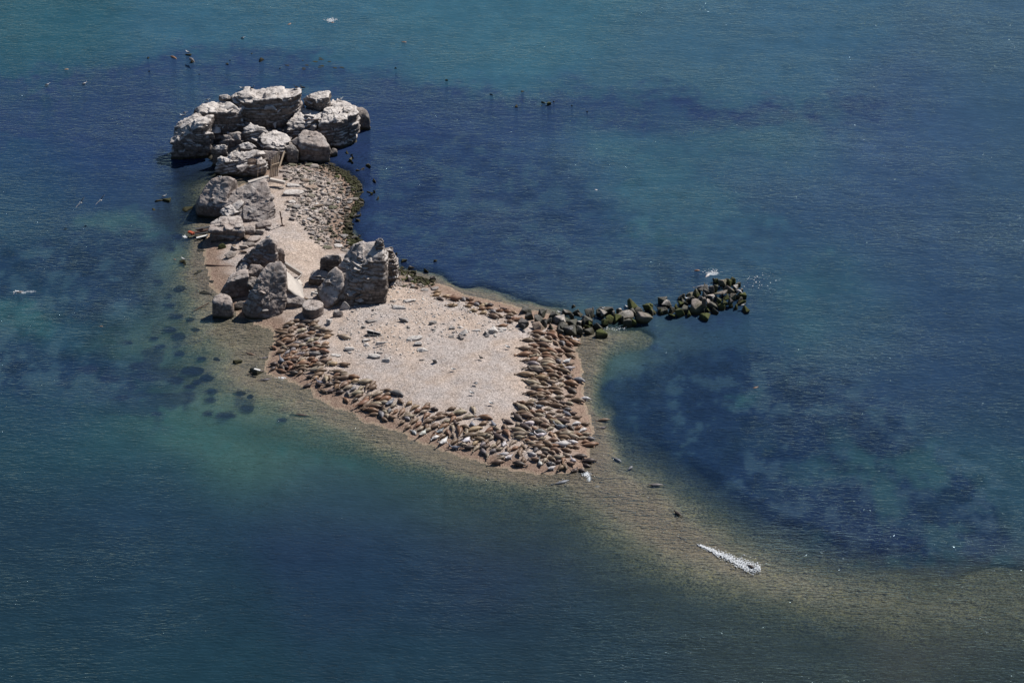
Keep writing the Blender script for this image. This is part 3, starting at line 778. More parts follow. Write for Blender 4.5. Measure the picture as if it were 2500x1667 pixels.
rock('stone', crop2, [(465,1205,1.0),(520,1190,1.1),(570,1195,1.0),(565,1260,.2),(480,1265,.2)], M_darkrock, 'low dark stone wedged between the square boulder and the tall slab', base=-.6, level=4, strata=0, seed=73)
rock('boulder', crop2, [(930,1095,2.3),(1010,1125,2.1),(1082,1170,1.6),(1075,1225,1.0),(930,1210,1.4),(905,1120,2.2)], M_rough,
     'brown lumpy boulder under the white tilted concrete plate', base=0, flare=1.0, group=PEAK, level=5, strata=0, rough=.3, seed=75)
rock('stone', crop2, [(560,1010,2.6),(640,960,3.0),(700,1000,2.6),(620,1080,1.8)], M_darkrock, 'dark rock jammed between the left block and the tall rough slab', base=-.5, flare=1.1, group=PEAK, level=5, strata=0, rough=.3, seed=92)
rock('stone', crop2, [(590,900,3.4),(680,870,3.8),(740,900,3.4),(700,960,2.6),(600,980,2.6)], M_rough, 'grey-brown rock filling the notch below the layered flank of the peak', base=-.2, flare=1.05, group=PEAK, level=5, strata=.1, thick=.4, rough=.25, seed=93)
rock('stone', crop2, [(860,880,3.2),(900,860,3.4),(925,920,3.0),(890,960,2.6)], M_rough, 'narrow rock behind the upper right edge of the tall rough slab', base=0, level=5, strata=0, rough=.2, seed=94)
rock('stone', crop2, [(480,935,1.6),(530,860,2.4),(600,850,2.8),(560,930,2.0)], M_rough, 'low ledge at the left foot of the layered flank of the peak', base=-.3, flare=1.1, level=5, strata=.04, thick=.3, rough=.2, seed=95)
for k, (x, y, w, h) in enumerate([(700,590,120,60),(640,655,150,60),(570,640,100,60),(480,665,90,50),(770,560,80,40),(1080,1170,70,40),(1130,1180,60,40),(1250,1180,60,40),(1010,1235,60,30),(600,700,120,50),(680,700,90,40)]):
    LATER.append((*crop2(x, y), w / 3.56, h / 3.56))
TW = 'rocks of the right-hand tower on the beach'
TOWER = rock('tower_rock', crop2, [(1400,860,4.9),(1470,795,5.9),(1505,705,7.1),(1560,692,7.4),(1690,665,7.9),(1765,695,7.8),(1778,760,7.2),(1745,835,6.6),(1560,835,6.2),(1440,870,5.3),(1370,900,4.6)], M_tower,
     'tall weathered rock tower with a dark banded face rising from the beach', extra=[(1300,1250,.8),(1290,1180,1.2),(1480,1245,.9),(1785,1215,.9),(1800,1060,.9),(1350,1040,.9),(1340,1000,2.6)], group=TW, level=6, strata=.12, thick=.42, rough=.16, blk=.75, sharp=32, tilt=(.05,-.08), seed=78)
KN1 = rock('rock_knob', crop2, [(1690,660,8.4),(1735,630,8.9),(1772,660,8.6),(1768,720,7.8),(1700,720,7.8)], M_tower, 'mushroom-like knob at the very top of the rock tower', base=6.6, flare=.75, group=TW, level=5, strata=.12, thick=.3, rough=.3, seed=80)
KN2 = rock('rock_knob', crop2, [(1510,705,7.3),(1550,685,7.7),(1595,705,7.4),(1585,750,6.8),(1520,755,6.7)], M_tower, 'smaller knob at the upper left of the rock tower', base=5.6, flare=.9, group=TW, level=5, strata=.1, thick=.3, rough=.3, seed=81)
for q in (KN1, KN2):
    q.parent = TOWER
    for key in ('category', 'group'):
        if key in q: del q[key]
rock('rock_buttress', crop2, [(1770,745,6.2),(1845,735,5.8),(1855,770,5.3),(1890,870,3.9),(1905,965,2.2),(1890,1005,1.2),(1770,1040,1.0)], M_tower,
     'stepped buttress with thin bright layers on the sunny right side of the tower', extra=[(1790,900,.9),(1900,950,.8),(1760,800,4)], group=TW, level=6, strata=.28, thick=.32, rough=.2, tilt=(.3,.1), seed=83)
rock('rock_block', crop2, [(1205,832,4.1),(1290,792,4.6),(1400,792,4.7),(1380,852,3.9),(1215,852,3.8)], M_tower,
     'box-like brown block jutting from the left side of the tower', base=1.8, group=TW, level=5, strata=.06, rough=.15, sharp=40, seed=85)
rock('rock_block', crop2, [(1140,918,2.7),(1210,915,2.8),(1325,962,2.4),(1300,1005,2.0),(1125,1000,2.0)], M_tower,
     'low layered block at the left foot of the tower', base=.6, flare=1.0, group=TW, level=5, strata=.12, thick=.35, rough=.15, sharp=36, seed=87)
rock('rock_shoulder', crop2, [(1375,870,5.2),(1295,955,3.9),(1225,1050,2.8),(1190,1120,1.9),(1430,1050,3.8),(1400,900,5.0)], M_tower,
     'rubbly shoulder sloping down left from the tower in the shade', extra=[(1190,1190,.8),(1290,1280,.8),(1400,1200,.8),(1350,1000,.8)], group=TW, level=5, strata=.05, rough=.35, seed=88)
rock('stone', crop2, [(1325,1290,1.7),(1350,1262,1.9),(1420,1275,1.7),(1415,1320,1.2),(1335,1325,1.2)], M_rough, 'knobbly grey stone on the shingle right of the round concrete block', base=.9, level=4, strata=.05, thick=.2, rough=.3, seed=89)
rock('stone', crop2, [(1385,1250,1.3),(1425,1183,2.3),(1485,1245,1.3),(1440,1262,1.1)], M_white, 'pale triangular stone in the shade of the rock tower', base=.9, level=4, strata=0, rough=.08, sharp=30, seed=90)

# round concrete block
c = P(*crop2(1150, 1222), 2.15)
th = np.linspace(0, 2 * math.pi, 41)[:-1]
vs, fs = [], []
prof = [(0.0, 0.0), (1.25, 0.0), (1.38, -0.08), (1.42, -0.3), (1.38, -0.75), (1.42, -1.1), (1.36, -1.5)]
for k, (r, z) in enumerate(prof):
    for a in th:
        rr = r * (1 + 0.05 * math.sin(3 * a + 1) + 0.012 * rnd.uniform(-1, 1))
        vs.append((rr * math.cos(a) * 0.98, rr * math.sin(a), z + rnd.uniform(-.03, .03)))
for k in range(len(prof) - 1):
    for j in range(40):
        a, b = k * 40 + j, k * 40 + (j + 1) % 40
        fs.append((a, a + 40, b + 40, b))
add_obj('round_block', new_mesh('round_block', vs, fs, M_rough), 'squat round drum of weathered concrete standing at the tower foot', 'concrete block', loc=tuple(c))

def plate(name, corners, thick, mat, label, cat, parent=None):
    """a slab through four or more world points, extruded along minus its normal"""
    a = np.array(corners, float)
    n = np.cross(a[1] - a[0], a[2] - a[0]); n /= np.linalg.norm(n)
    if n[2] < 0: n = -n
    b = a - n * thick
    k = len(a)
    vs = list(a) + list(b)
    fs = [tuple(range(k)), tuple(range(2 * k - 1, k - 1, -1))] + [(i, i + k, (i + 1) % k + k, (i + 1) % k) for i in range(k)]
    me = new_mesh(name, vs, fs, mat)
    bm = bmesh.new(); bm.from_mesh(me); bmesh.ops.recalc_face_normals(bm, faces=bm.faces)
    bmesh.ops.bevel(bm, geom=list(bm.edges), offset=min(0.03, thick * .2), segments=1, affect='EDGES')
    bm.to_mesh(me); bm.free()
    return add_obj(name, me, label, cat, parent=parent)

Q = lambda pts, cr: [P(*cr(x, y), z) for x, y, z in pts]
plate('concrete_plate', Q([(925,932,3.8),(985,988,3.1),(1064,1056,2.4),(1080,1172,1.5),(1000,1132,2.2),(940,1082,2.9)], crop2), .16, M_conc, 'bright white concrete plate tilted against the brown lumpy boulder', 'concrete slab')
plate('concrete_plate', Q([(885,1010,3.0),(925,935,3.1),(940,1000,2.7),(940,1145,1.5),(915,1110,1.8)], crop2), .12, M_conc, 'narrow upright shard of pale concrete beside the tall rough slab', 'concrete slab')
plate('concrete_plate', Q([(1005,1000,1.9),(1040,1005,1.6),(1070,1045,1.3),(1050,1050,1.4)], crop2), .2, M_conc, 'small pale concrete piece below the end of the fallen beam', 'concrete slab')
plate('concrete_plate', Q([(1000,1020,2.3),(1060,950,1.6),(1040,985,1.5),(990,1005,1.9)], crop2), .1, M_tower, 'brownish concrete shard leaning under the fallen beam', 'concrete slab')

def bar(name, a, b, w, h, mat, label, cat=None, parent=None, roll=0.0):
    a, b = Vector(tuple(a)), Vector(tuple(b))
    L = (b - a).length
    q = (b - a).to_track_quat('X', 'Z')
    bm = bmesh.new()
    bmesh.ops.create_cube(bm, size=1)
    bmesh.ops.scale(bm, vec=(L, w, h), verts=bm.verts)
    bmesh.ops.bevel(bm, geom=list(bm.edges), offset=min(w, h) * .12, segments=1, affect='EDGES')
    if roll: bmesh.ops.rotate(bm, cent=(0, 0, 0), matrix=Matrix.Rotation(roll, 3, 'X'), verts=bm.verts)
    me = bpy.data.meshes.new(name); bm.to_mesh(me); bm.free(); me.materials.append(mat)
    o = add_obj(name, me, label, cat, parent=parent, loc=tuple((a + b) / 2))
    o.rotation_euler = q.to_euler()
    return o

bar('concrete_beam', P(*crop2(905, 868), 2.9), P(*crop2(1052, 962), 1.5), .32, .85, M_conc, 'fallen pale concrete beam leaning down to the right from the peak', 'concrete beam', roll=.5)
bar('concrete_beam', P(*crop1(850, 1098), 4.1), P(*crop1(1056, 1038), 4.55), .5, .3, M_conc, 'pale concrete kerb lying along the top of the great sloping slab', 'concrete beam')
bar('concrete_beam', P(*crop1(1068, 1068), 1.5), P(*crop1(1220, 1100), 1.35), .5, .45, M_conc, 'short pale concrete beam at the foot of the timber wall', 'concrete beam')
bar('iron_rod', P(*crop1(1410, 472), 4.3), P(*crop1(1590, 462), 4.3), .09, .09, M_rust, 'rusty rod lying across the pale jutting rock', 'iron rod')
bar('iron_rod', P(*crop1(1768, 425), 4.2), P(*crop1(1772, 380), 4.9), .12, .12, M_rust, 'short dark stake standing on the grooved right-hand block', 'iron rod')
bar('iron_rod', P(*crop2(100, 1290), -.1), P(*crop2(250, 1210), .25), .1, .1, M_rust, 'thin dark pole half under water beside the square boulder', 'pole')

# curved rusty pipe
def tube(name, pts, r, mat, label, cat, parent=None):
    vs, fs = [], []
    pts = [np.array(p, float) for p in pts]
    for k, p in enumerate(pts):
        dd = pts[min(k + 1, len(pts) - 1)] - pts[max(k - 1, 0)]
        dd /= np.linalg.norm(dd)
        u = np.cross(dd, [0, 0, 1.0] if abs(dd[2]) < .9 else [1.0, 0, 0]); u /= np.linalg.norm(u)
        w = np.cross(dd, u)
        for j in range(8):
            a = j * math.pi / 4
            vs.append(p + r * (math.cos(a) * u + math.sin(a) * w))
    for k in range(len(pts) - 1):
        for j in range(8):
            fs.append((k * 8 + j, k * 8 + (j + 1) % 8, (k + 1) * 8 + (j + 1) % 8, (k + 1) * 8 + j))
    fs += [tuple(range(7, -1, -1)), tuple(range(len(vs) - 8, len(vs)))]
    return add_obj(name, new_mesh(name, vs, fs, mat), label, cat, parent=parent)
tube('iron_pipe', [P(*crop1(x, y), z) for x, y, z in [(1480,490,3.4),(1520,505,3.3),(1545,530,3.0),(1558,560,2.6),(1560,575,2.3)]], .06, M_rust, 'bent rusty pipe hanging out of the grooved right-hand block', 'iron pipe')

# wall of bleached timber planks
root = add_obj('timber_wall', None, 'upright wall of bleached timber planks between the heap and the great sloping slab', 'timber wall')
root.location = P(*crop1(1100, 1050), 1.0)
def child_bar(*a, **k):
    o = bar(*a, parent=root, **k)
    o.matrix_parent_inverse = Matrix.Translation(-Vector(root.location))
    return o
for k in range(5):
    x = 1070 + k * 18
    child_bar('plank', P(*crop1(x, 1048 - k * 3), 1.0), P(*crop1(x + 14, 868 - k * 22), 3.5 + .1 * k), .2, .09, M_wood, None)
child_bar('rail', P(*crop1(1070, 930), 2.7), P(*crop1(1165, 900), 2.6), .1, .16, M_wood, None)
child_bar('plank', P(*crop1(1165, 940), 2.3), P(*crop1(1215, 780), 3.6), .2, .09, M_wood, None)
for k, (x, y) in enumerate([(945, 950), (985, 900), (1005, 890)]):
    bar('iron_rod', P(*crop1(x, y + 90), 1.0), P(*crop1(x + 5, y - 30), 2.6), .06, .06, M_wood, ['leftmost', 'middle', 'rightmost'][k] + ' of three thin stakes left of the timber wall', 'stake', )

# pole on the neck
root = add_obj('marker_pole', None, 'rusty dark pole with a bolted foot standing alone on the shingle neck', 'pole')
gx, gy, gz = on_ground(*crop2(890, 540)); root.location = (gx, gy, gz)
inv = Matrix.Translation(-Vector(root.location))
for nm, a, b, w in (('pole', (gx, gy, gz - .1), P(*crop2(868, 415), 3.1), .13), ('clamp', P(*crop2(882, 480), 1.6), P(*crop2(880, 470), 1.8), .24), ('foot', (gx - .3, gy, gz + .04), (gx + .3, gy, gz + .04), .25)):
    o = bar(nm, a, b, w, w if nm != 'foot' else .1, M_rust, None, parent=root); o.matrix_parent_inverse = inv

# wreckage at the left waterline
root = add_obj('wreckage', None, 'dark broken wreckage with an orange end at the left waterline', 'wreckage')
def zz5(x, y): return 300 + x / 5.406, 430 + y / 5.406
root.location = P(*zz5(1000, 740), 0.2)
inv = Matrix.Translation(-Vector(root.location))
for nm, a, b, w, h, m in (('hull_plank', (900,770,.25), (1150,735,.7), .5, .12, M_dkmetal), ('orange_end', (870,735,.35), (930,760,.5), .45, .3, M_orange), ('hull_plank', (960,700,.4), (1150,670,.8), .5, .12, M_dkmetal),
                       ('hull_plank', (930,750,.4), (1150,700,.9), .4, .1, M_rust), ('rib', (980,720,.5), (1060,700,.9), .12, .3, M_rust)):
    o = bar(nm, P(*zz5(*a[:2]), a[2]), P(*zz5(*b[:2]), b[2]), w, h, m, None, parent=root); o.matrix_parent_inverse = inv
bar('white_plank', P(*zz5(970, 815), .25), P(*zz5(1118, 778), .45), .3, .06, M_wpaint, 'white painted plank floating against the dark wreckage', 'plank')
bar('iron_rail', P(*zz5(1090, 1170), .1), P(*zz5(1475, 1195), .5), .2, .12, M_rust, 'long rusty rail lying in the shallows left of the sharp grey peak', 'iron rail')

# small white stones lined up on the shady shoulder
for k, (x, y) in enumerate([(1145,1140),(1162,1124),(1180,1108),(1198,1098),(1217,1080),(1150,1120),(1185,1128)]):
    z = 1.9
    X, F = rock_shape(np.array([[a * .17, b * .14, c * .12] for a in (-1, 1) for b in (-1, 1) for c in (-1, 1)]), level=3, strata=0, rough=.1, seed=k)
    p = P(*crop2(x, y), 1.75 + .05 * k)
    add_obj('small_stone', new_mesh('small_stone', X, F, M_white, True), ORD[k] + ' small white stone of the row on the dark rubbly shoulder', 'stone', 'row of small white stones below the tower', loc=tuple(p))

# ---------------------------------------------------------------- boulders and loose stones, shared shapes
def variant(seed, squash=1.0, level=3, rough=0.12, n=11, sharp=26, flat=1.0, chips=5):
    r = np.random.default_rng(seed)
    d = r.normal(size=(n, 3)); d /= np.linalg.norm(d, axis=1)[:, None]
    d *= r.uniform(.82, 1.05, (n, 1))
    d[:, 2] *= squash
    X, F = rock_shape(d, level=level, sharp=sharp, strata=0, rough=rough, seed=seed, chips=chips)
    X[:, :2] /= np.abs(X[:, :2]).max(0)
    X[:, 2] = (X[:, 2] - X[:, 2].min()) / (X[:, 2].max() - X[:, 2].min())
    return X, F
BOULD = [new_mesh('boulder_shape', *variant(100 + k, .85, 4, .03, 8, 120, chips=0), M_boulder) for k in range(10)]
FLATS = [new_mesh('stone_shape', *variant(200 + k, .3, 3, .08, 10, 16), M_stone, True) for k in range(8)]

def lay(name, me, u, v, w, hpx, mat, label, cat, group=None, hgt=None, ground=True, rot=None, zbase=None, depth=None, tilt=None):
    """a stone whose picture is about w x hpx source pixels with its centre at u, v"""
    m_per = D / FPX
    ww = w * m_per
    H = hgt if hgt is not None else max(0.3 * ww, min(1.1 * ww, (hpx - .35 * w) * m_per / cp))
    dp = depth if depth is not None else max(.5 * ww, min(1.3 * ww, (hpx * m_per - H * cp * .8) / sp))
    if zbase is None:
        x, y, z = on_ground(u, v + hpx * .18)
        zbase = z
    q = P(u, v, zbase + H * .5)
    o = add_obj(name, me, label, cat, group)
    o.location = (q[0], q[1], zbase - .12 * H)
    o.scale = (ww / 2, dp / 2, H * 1.15)
    o.rotation_euler = (tilt[0] if tilt else 0, tilt[1] if tilt else 0, rot if rot is not None else 0)
    o.material_slots[0].link = 'OBJECT'
    o.material_slots[0].material = mat
    return o

G = [(210,690,190,160,'g'),(90,790,180,150,'g'),(230,850,130,90,'g'),(300,810,120,70,'g'),(420,700,60,40,'g'),(540,790,290,190,'w'),(640,650,210,130,'w'),
(790,575,90,40,'w'),(880,680,300,150,'w'),(1120,670,190,150,'g'),(800,850,260,190,'g'),(1050,790,200,110,'g'),(1340,690,190,150,'w'),(1430,650,330,80,'g'),
(1180,630,80,50,'g'),(1570,690,80,50,'w'),(1380,860,150,160,'m'),(1490,800,170,130,'m'),(1640,790,170,120,'m'),(1230,930,220,180,'g'),(1150,890,90,90,'m'),
(1050,950,140,100,'m'),(940,1010,190,170,'g'),(750,1010,220,190,'g'),(590,940,180,120,'g'),(560,1040,120,110,'g'),(390,930,110,80,'g'),(470,960,90,90,'g'),
(1330,1090,240,150,'m'),(1130,1030,150,50,'g'),(910,890,100,70,'w'),(990,870,80,80,'g'),(1790,690,320,180,'w'),(1890,500,260,160,'m'),(1930,640,170,130,'g'),
(1790,800,140,170,'g'),(1860,880,170,160,'g'),(1980,850,120,160,'m'),(2170,720,330,290,'p'),(2270,560,170,130,'m'),(1700,640,130,110,'w'),(2060,640,150,110,'g'),
(-160,620,250,120,'g'),(-180,860,210,120,'g'),(-60,740,150,120,'g'),(-170,950,90,80,'g'),(130,930,230,90,'t')]
Hh = [(110,790,170,130,'m'),(300,890,130,130,'m'),(210,880,120,110,'m'),(400,670,190,90,'g'),(450,740,210,120,'w'),(400,860,200,150,'g'),(540,850,110,80,'g'),
(550,960,170,130,'m'),(710,920,200,180,'m'),(660,800,100,70,'m'),(750,590,150,110,'g'),(760,660,170,60,'g'),(740,740,130,120,'m'),(960,590,220,120,'p'),
(960,660,200,100,'g'),(1060,510,110,130,'m'),(1240,500,140,130,'g'),(1200,580,120,110,'g'),(1330,470,120,160,'g'),(1100,640,120,100,'w'),(1190,700,80,220,'p'),
(990,810,320,280,'p'),(1060,720,120,90,'g'),(1330,620,180,120,'w'),(1350,730,190,150,'g'),(1270,720,80,70,'w'),(1400,420,90,110,'m'),(1450,300,110,110,'m'),
(1570,330,150,80,'p'),(1680,330,80,50,'m'),(1760,290,110,50,'m'),(1640,440,220,120,'p'),(1530,530,300,130,'p'),(1610,620,120,90,'m'),(1490,660,80,90,'m'),
(1740,600,140,110,'p'),(1600,710,120,100,'m'),(1530,800,160,150,'m'),(1930,580,150,110,'m'),(1840,450,130,90,'w'),(1920,490,100,80,'w'),(1860,620,120,100,'g'),
(1900,690,160,150,'m'),(1720,770,90,90,'m'),(1680,700,120,110,'g'),(1960,860,170,120,'m'),(1820,800,80,60,'m'),(1370,890,170,140,'g'),(1290,850,90,80,'m'),
(1230,990,250,160,'m'),(1170,870,120,120,'g'),(890,950,90,80,'m'),(840,860,220,150,'g'),(1440,760,90,90,'g'),(1150,430,200,90,'g')]
BW = [(1300 + x / 8, 680 + y / 8, w / 8, h / 8, k) for x, y, w, h, k in G] + [(1570 + x / 8, 650 + y / 8, w / 8, h / 8, k) for x, y, w, h, k in Hh]
KIND = {'g': ('dark grey angular', M_boulder), 'm': ('green mossy', M_bmoss), 'w': ('white-splashed dark', M_bguano), 'p': ('brown flat-faced', M_bpink), 't': ('flat tan', M_stone_warm)}
cnt = {}
BW.sort(key=lambda b: b[0])
for i, (u, v, w, h, k) in enumerate(BW):
    cnt[k] = cnt.get(k, 0) + 1
    zb = None
    if u > 1425: zb = -0.25 + .35 * max(0, 1 - abs(v - (760 - (u - 1460) * .22)) / 40) + (.5 if 1690 < u < 1790 and 700 < v < 745 else 0)
    big = w > 33
    tl = (rnd.uniform(-.25, .25), rnd.uniform(.25, .55)) if k == 'p' and w > 30 else (rnd.uniform(-.25, .25), rnd.uniform(-.2, .35))
    lay('breakwater_boulder', BOULD[(i * 7) % 10], u, v, w * 1.2, h * 1.02, KIND[k][1],
        ('large ' if big else '') + KIND[k][0] + ' boulder, ' + ORD[min(cnt[k] - 1, 48)] + ' ' + {'g': 'grey', 'm': 'mossy', 'w': 'white-splashed', 'p': 'brown', 't': 'tan'}[k] + ' one along the breakwater from the left', 'boulder', 'boulders of the breakwater',
        rot=rnd.uniform(-.5, .5) + (math.pi if i % 3 == 0 else 0), zbase=zb, tilt=tl, hgt=min(1.7, max(.85, (h * 1.15 - .3 * w) * D / FPX / cp)) + (.1 if u > 1425 else 0), depth=max(1.0, w * .062))
for k, (u, v, w, h) in enumerate(LATER):
    lay('shore_stone', FLATS[k % 8] if w > 2 * h else BOULD[k % 10], u, v, w, h, (M_stone, M_rough, M_stone_warm)[k % 3], 'loose brown stone by the foot of the left-hand rocks, ' + ORD[k] + ' of these', 'stone', 'loose stones among the left-hand rocks', rot=k * .7)
# low fill boulders hidden between the others
i = 0
for u, v in [(1330,790),(1350,775),(1375,790),(1395,775),(1410,765),(1440,780),(1470,770),(1500,775),(1530,770),(1560,775),(1590,765),(1620,765),(1645,760),(1670,745),(1690,735),(1715,745),(1740,745),(1765,720),(1790,725),(1800,700),(1775,690),(1740,715),(1720,700),(1700,715),(1810,735),(1750,690),(1400,800),(1425,790)]:
    i += 1
    lay('breakwater_boulder', BOULD[i % 10], u, v, 26, 20, M_boulder, 'low dark boulder wedged between larger ones, ' + ORD[i - 1] + ' such along the breakwater', 'boulder', 'low fill boulders of the breakwater', rot=i * 1.3, zbase=-.45 if u > 1425 else None, hgt=1.1, tilt=(0, .1))

# flat stones of the stony strip on the right of the neck
STRIP = [(690,400),(735,385),(800,378),(850,392),(872,440),(905,478),(900,505),(868,520),(850,560),(880,600),(930,640),(1000,660),(1060,688),(1075,703),(1040,700),(985,700),(940,700),(900,660),(870,640),
         (830,600),(790,610),(760,575),(715,535),(690,500),(740,480),(740,455),(690,440)]
BIGS = [(1430,1075,110,50),(1310,1190,240,80),(1480,1140,150,70),(1700,915,150,70),(1430,905,70,60),(1560,1330,130,50),(1300,1120,200,60),(1240,1020,120,50),(1520,930,150,60),(1690,860,90,60),(1850,1490,100,40),
        (1920,1260,120,60),(2030,1250,120,80),(2000,1215,90,35),(1880,1265,70,50),(1970,1300,100,45),(2100,1320,60,40),(1200,980,90,40),(1330,1050,110,40),(1600,1130,120,45),(1250,1290,70,25),(1430,1220,80,50),(1510,1440,80,50),
        (1180,1150,70,40),(1350,1220,90,35),(1650,1310,120,50),(1840,1350,80,40),(1790,1400,90,40),(1600,1210,120,40),(1750,1110,150,40)]
for k, (x, y, w, h) in enumerate(BIGS):
    u, v = crop1(x, y)
    warm = k in (0, 2, 3, 4, 5, 10, 13)
    lay('flat_stone', FLATS[k % 8], u, v, w / 4.127, h / 4.127, M_stone_warm if warm else (M_white if k in (1, 6) else M_stone),
        ('warm tan' if warm else 'grey-brown') + ' flat slab, ' + ORD[k] + ' of the larger slabs strewn on the stony shore', 'stone', 'larger slabs on the stony strip', hgt=.3, rot=rnd.uniform(-.3, .3))
spots = []
tries = 0
while len(spots) < 250 and tries < 40000:
    tries += 1
    u, v = rnd.uniform(685, 1080), rnd.uniform(378, 705)
    sd = poly_sd(np.array([u]), np.array([v]), STRIP)[0]
    if sd < rnd.uniform(-4, 5): continue
    w = rnd.choice([11, 12, 13, 15, 17, 20, 24])
    if any(abs(u - a) < (w + b) * .42 and abs(v - c2) < (w + b) * .21 for a, c2, b in spots): continue
    spots.append((u, v, w))
scount = {}
spots.sort(key=lambda q: q[1])
for k, (u, v, w) in enumerate(spots):
    wetd = poly_sd(np.array([u]), np.array([v]), SHORE)[0]
    m = rnd.choice([M_stone, M_stone, M_stone_warm, M_grey, M_bpink, M_bpink, M_darkrock, M_white]) if wetd > 8 else (M_bpink if rnd.random() < .6 else M_bmoss)
    tone = 'dark' if m in (M_bpink, M_bmoss, M_darkrock) else 'whitish' if m is M_white else 'tan' if m is M_stone_warm else 'grey'
    key = (tone, wetd > 8)
    scount[key] = scount.get(key, -1) + 1
    part = scount[key] // 49
    lay('flat_stone', FLATS[k % 8], u, v, w * rnd.uniform(.9, 1.2), w * rnd.uniform(.45, .65), m, tone + ' flat stone, ' + ORD[scount[key] % 49] + ' ' + tone + ' one from the top' + (' of the lower half' if part == 1 else ' of the last part' if part > 1 else '') + ', ' + ('landward' if wetd > 8 else 'seaward') + ' stony strip', 'stone', 'flat stones of the stony strip',
        hgt=rnd.uniform(.18, .36), rot=rnd.uniform(-.4, .6), tilt=(rnd.uniform(-.15, .15), rnd.uniform(-.2, .2)))

def scatter_stuff(name, me_list, spots, mat, label, cat):
    """thousands of tiny stones as one mesh: spots are (x, y, z, w, d, h, rot)"""
    VV, FF, off = [], [], 0
    shapes = []
    for m in me_list:
        v = np.empty(len(m.vertices) * 3, np.float32); m.vertices.foreach_get('co', v)
        f = np.empty(len(m.polygons) * 3, np.int32); m.polygons.foreach_get('vertices', f)
        shapes.append((v.reshape(-1, 3), f.reshape(-1, 3)))
    for k, (x, y, z, w, dd, h, r) in enumerate(spots):
        v, f = shapes[k % len(shapes)]
        q = v * np.array([w / 2, dd / 2, h])
        c, s = math.cos(r), math.sin(r)
        q = np.stack([q[:, 0] * c - q[:, 1] * s + x, q[:, 0] * s + q[:, 1] * c + y, q[:, 2] + z], -1)
        VV.append(q); FF.append(f + off); off += len(v)
    me = new_mesh(name, np.concatenate(VV), np.concatenate(FF), mat, True)
    return add_obj(name, me, label, cat, kind='stuff')

TINY = [new_mesh('pebble_shape', *variant(300 + k, .5, 2, .08, 9, 14), M_stone, True) for k in range(5)]
def tiny_spots(n, box, poly, wr, dens=None):
    out = []
    while len(out) < n:
        u = nrg.uniform(box[0], box[2], 400); v = nrg.uniform(box[1], box[3], 400)
        ok = poly_sd(u, v, poly) > 0
        for a, b in zip(u[ok], v[ok]):
            q = P(a, b, .6)
            out.append((q[0], q[1]))
    out = np.array(out[:n])
    z = ground_z(out[:, 0], out[:, 1])
    res = []
    for (x, y), zz_ in zip(out, z):
        w = nrg.uniform(*wr)
        res.append((x, y, zz_ - .03, w, w * nrg.uniform(.5, .9), w * nrg.uniform(.25, .5), nrg.uniform(0, 3.1)))
    return res
scatter_stuff('stone_rubble', TINY, tiny_spots(2600, (685, 378, 1080, 705), STRIP, (.14, .55)), M_stone, 'small broken stones filling the stony strip', 'stones')
for k in range(46):
    uu, vv = rnd.choice([(rnd.uniform(835, 905), rnd.uniform(372, 520)), (rnd.uniform(868, 925), rnd.uniform(440, 510)), (rnd.uniform(850, 880), rnd.uniform(520, 600))])
    if poly_sd(np.array([uu]), np.array([vv]), SHORE)[0] > 14: continue
    lay('shore_rock', BOULD[k % 10], uu, vv, rnd.uniform(9, 24), rnd.uniform(6, 11), (M_bpink, M_bmoss, M_darkrock)[k % 3], 'dark weedy rock in the edge of the water right of the neck, ' + ORD[k] + ' of these', 'rock', 'weedy rocks along the right waterline of the neck', zbase=-.25, rot=k, hgt=rnd.uniform(.4, .75))
for k, (uu, vv, ww) in enumerate([(915,612,22),(935,625,26),(950,632,18),(962,645,30),(985,640,20),(1000,655,26),(1015,668,22),(1040,662,16),(1055,680,20),(1062,640,14),(930,645,24),(975,668,22),(1030,690,16),(945,660,18),(1000,680,20),(968,622,12)]):
    lay('shore_rock', BOULD[(k * 3) % 10], uu, vv, ww, ww * .55, (M_bpink, M_bmoss, M_stone)[k % 3], ORD[k] + ' of the dark rocks trailing along the shore from the tower to the far seals', 'rock', 'rocks trailing along the shore right of the tower', rot=k * .8, hgt=.7)
scatter_stuff('waterline_rubble', TINY, tiny_spots(900, (780, 380, 930, 600), [(800,385),(850,400),(885,440),(915,478),(905,515),(872,530),(856,560),(880,600),(850,590),(838,560),(858,505),(868,480),(850,440),(820,410)], (.3, .8)), M_bmoss, 'dark weedy stones packed along the waterline of the stony strip', 'stones')
scatter_stuff('dark_rubble', TINY, tiny_spots(500, (850, 560, 1080, 700), [(850,560),(900,590),(960,640),(1020,662),(1060,680),(1040,692),(980,680),(900,640),(860,600)], (.25, .7)), M_bmoss, 'dark wet rubble along the right waterline', 'stones')
BEACHP = [(700,800),(800,760),(900,700),(1000,690),(1100,730),(1220,770),(1260,800),(1240,930),(1180,1000),(1060,990),(960,950),(860,890),(760,830)]
scatter_stuff('pale_rubble', TINY, tiny_spots(900, (820, 690, 1300, 880), [(880,700),(950,690),(1100,730),(1300,770),(1280,810),(1180,830),(1120,830),(1080,850),(960,890),(880,880),(830,840),(820,790)], (.12, .42)), M_white, 'scattered chips of pale stone on the upper beach', 'stones')
scatter_stuff('beach_chips', TINY, tiny_spots(700, (690, 690, 1270, 1000), BEACHP, (.06, .2)), M_grey, 'tiny scattered chips of stone over the shingle', 'stones')

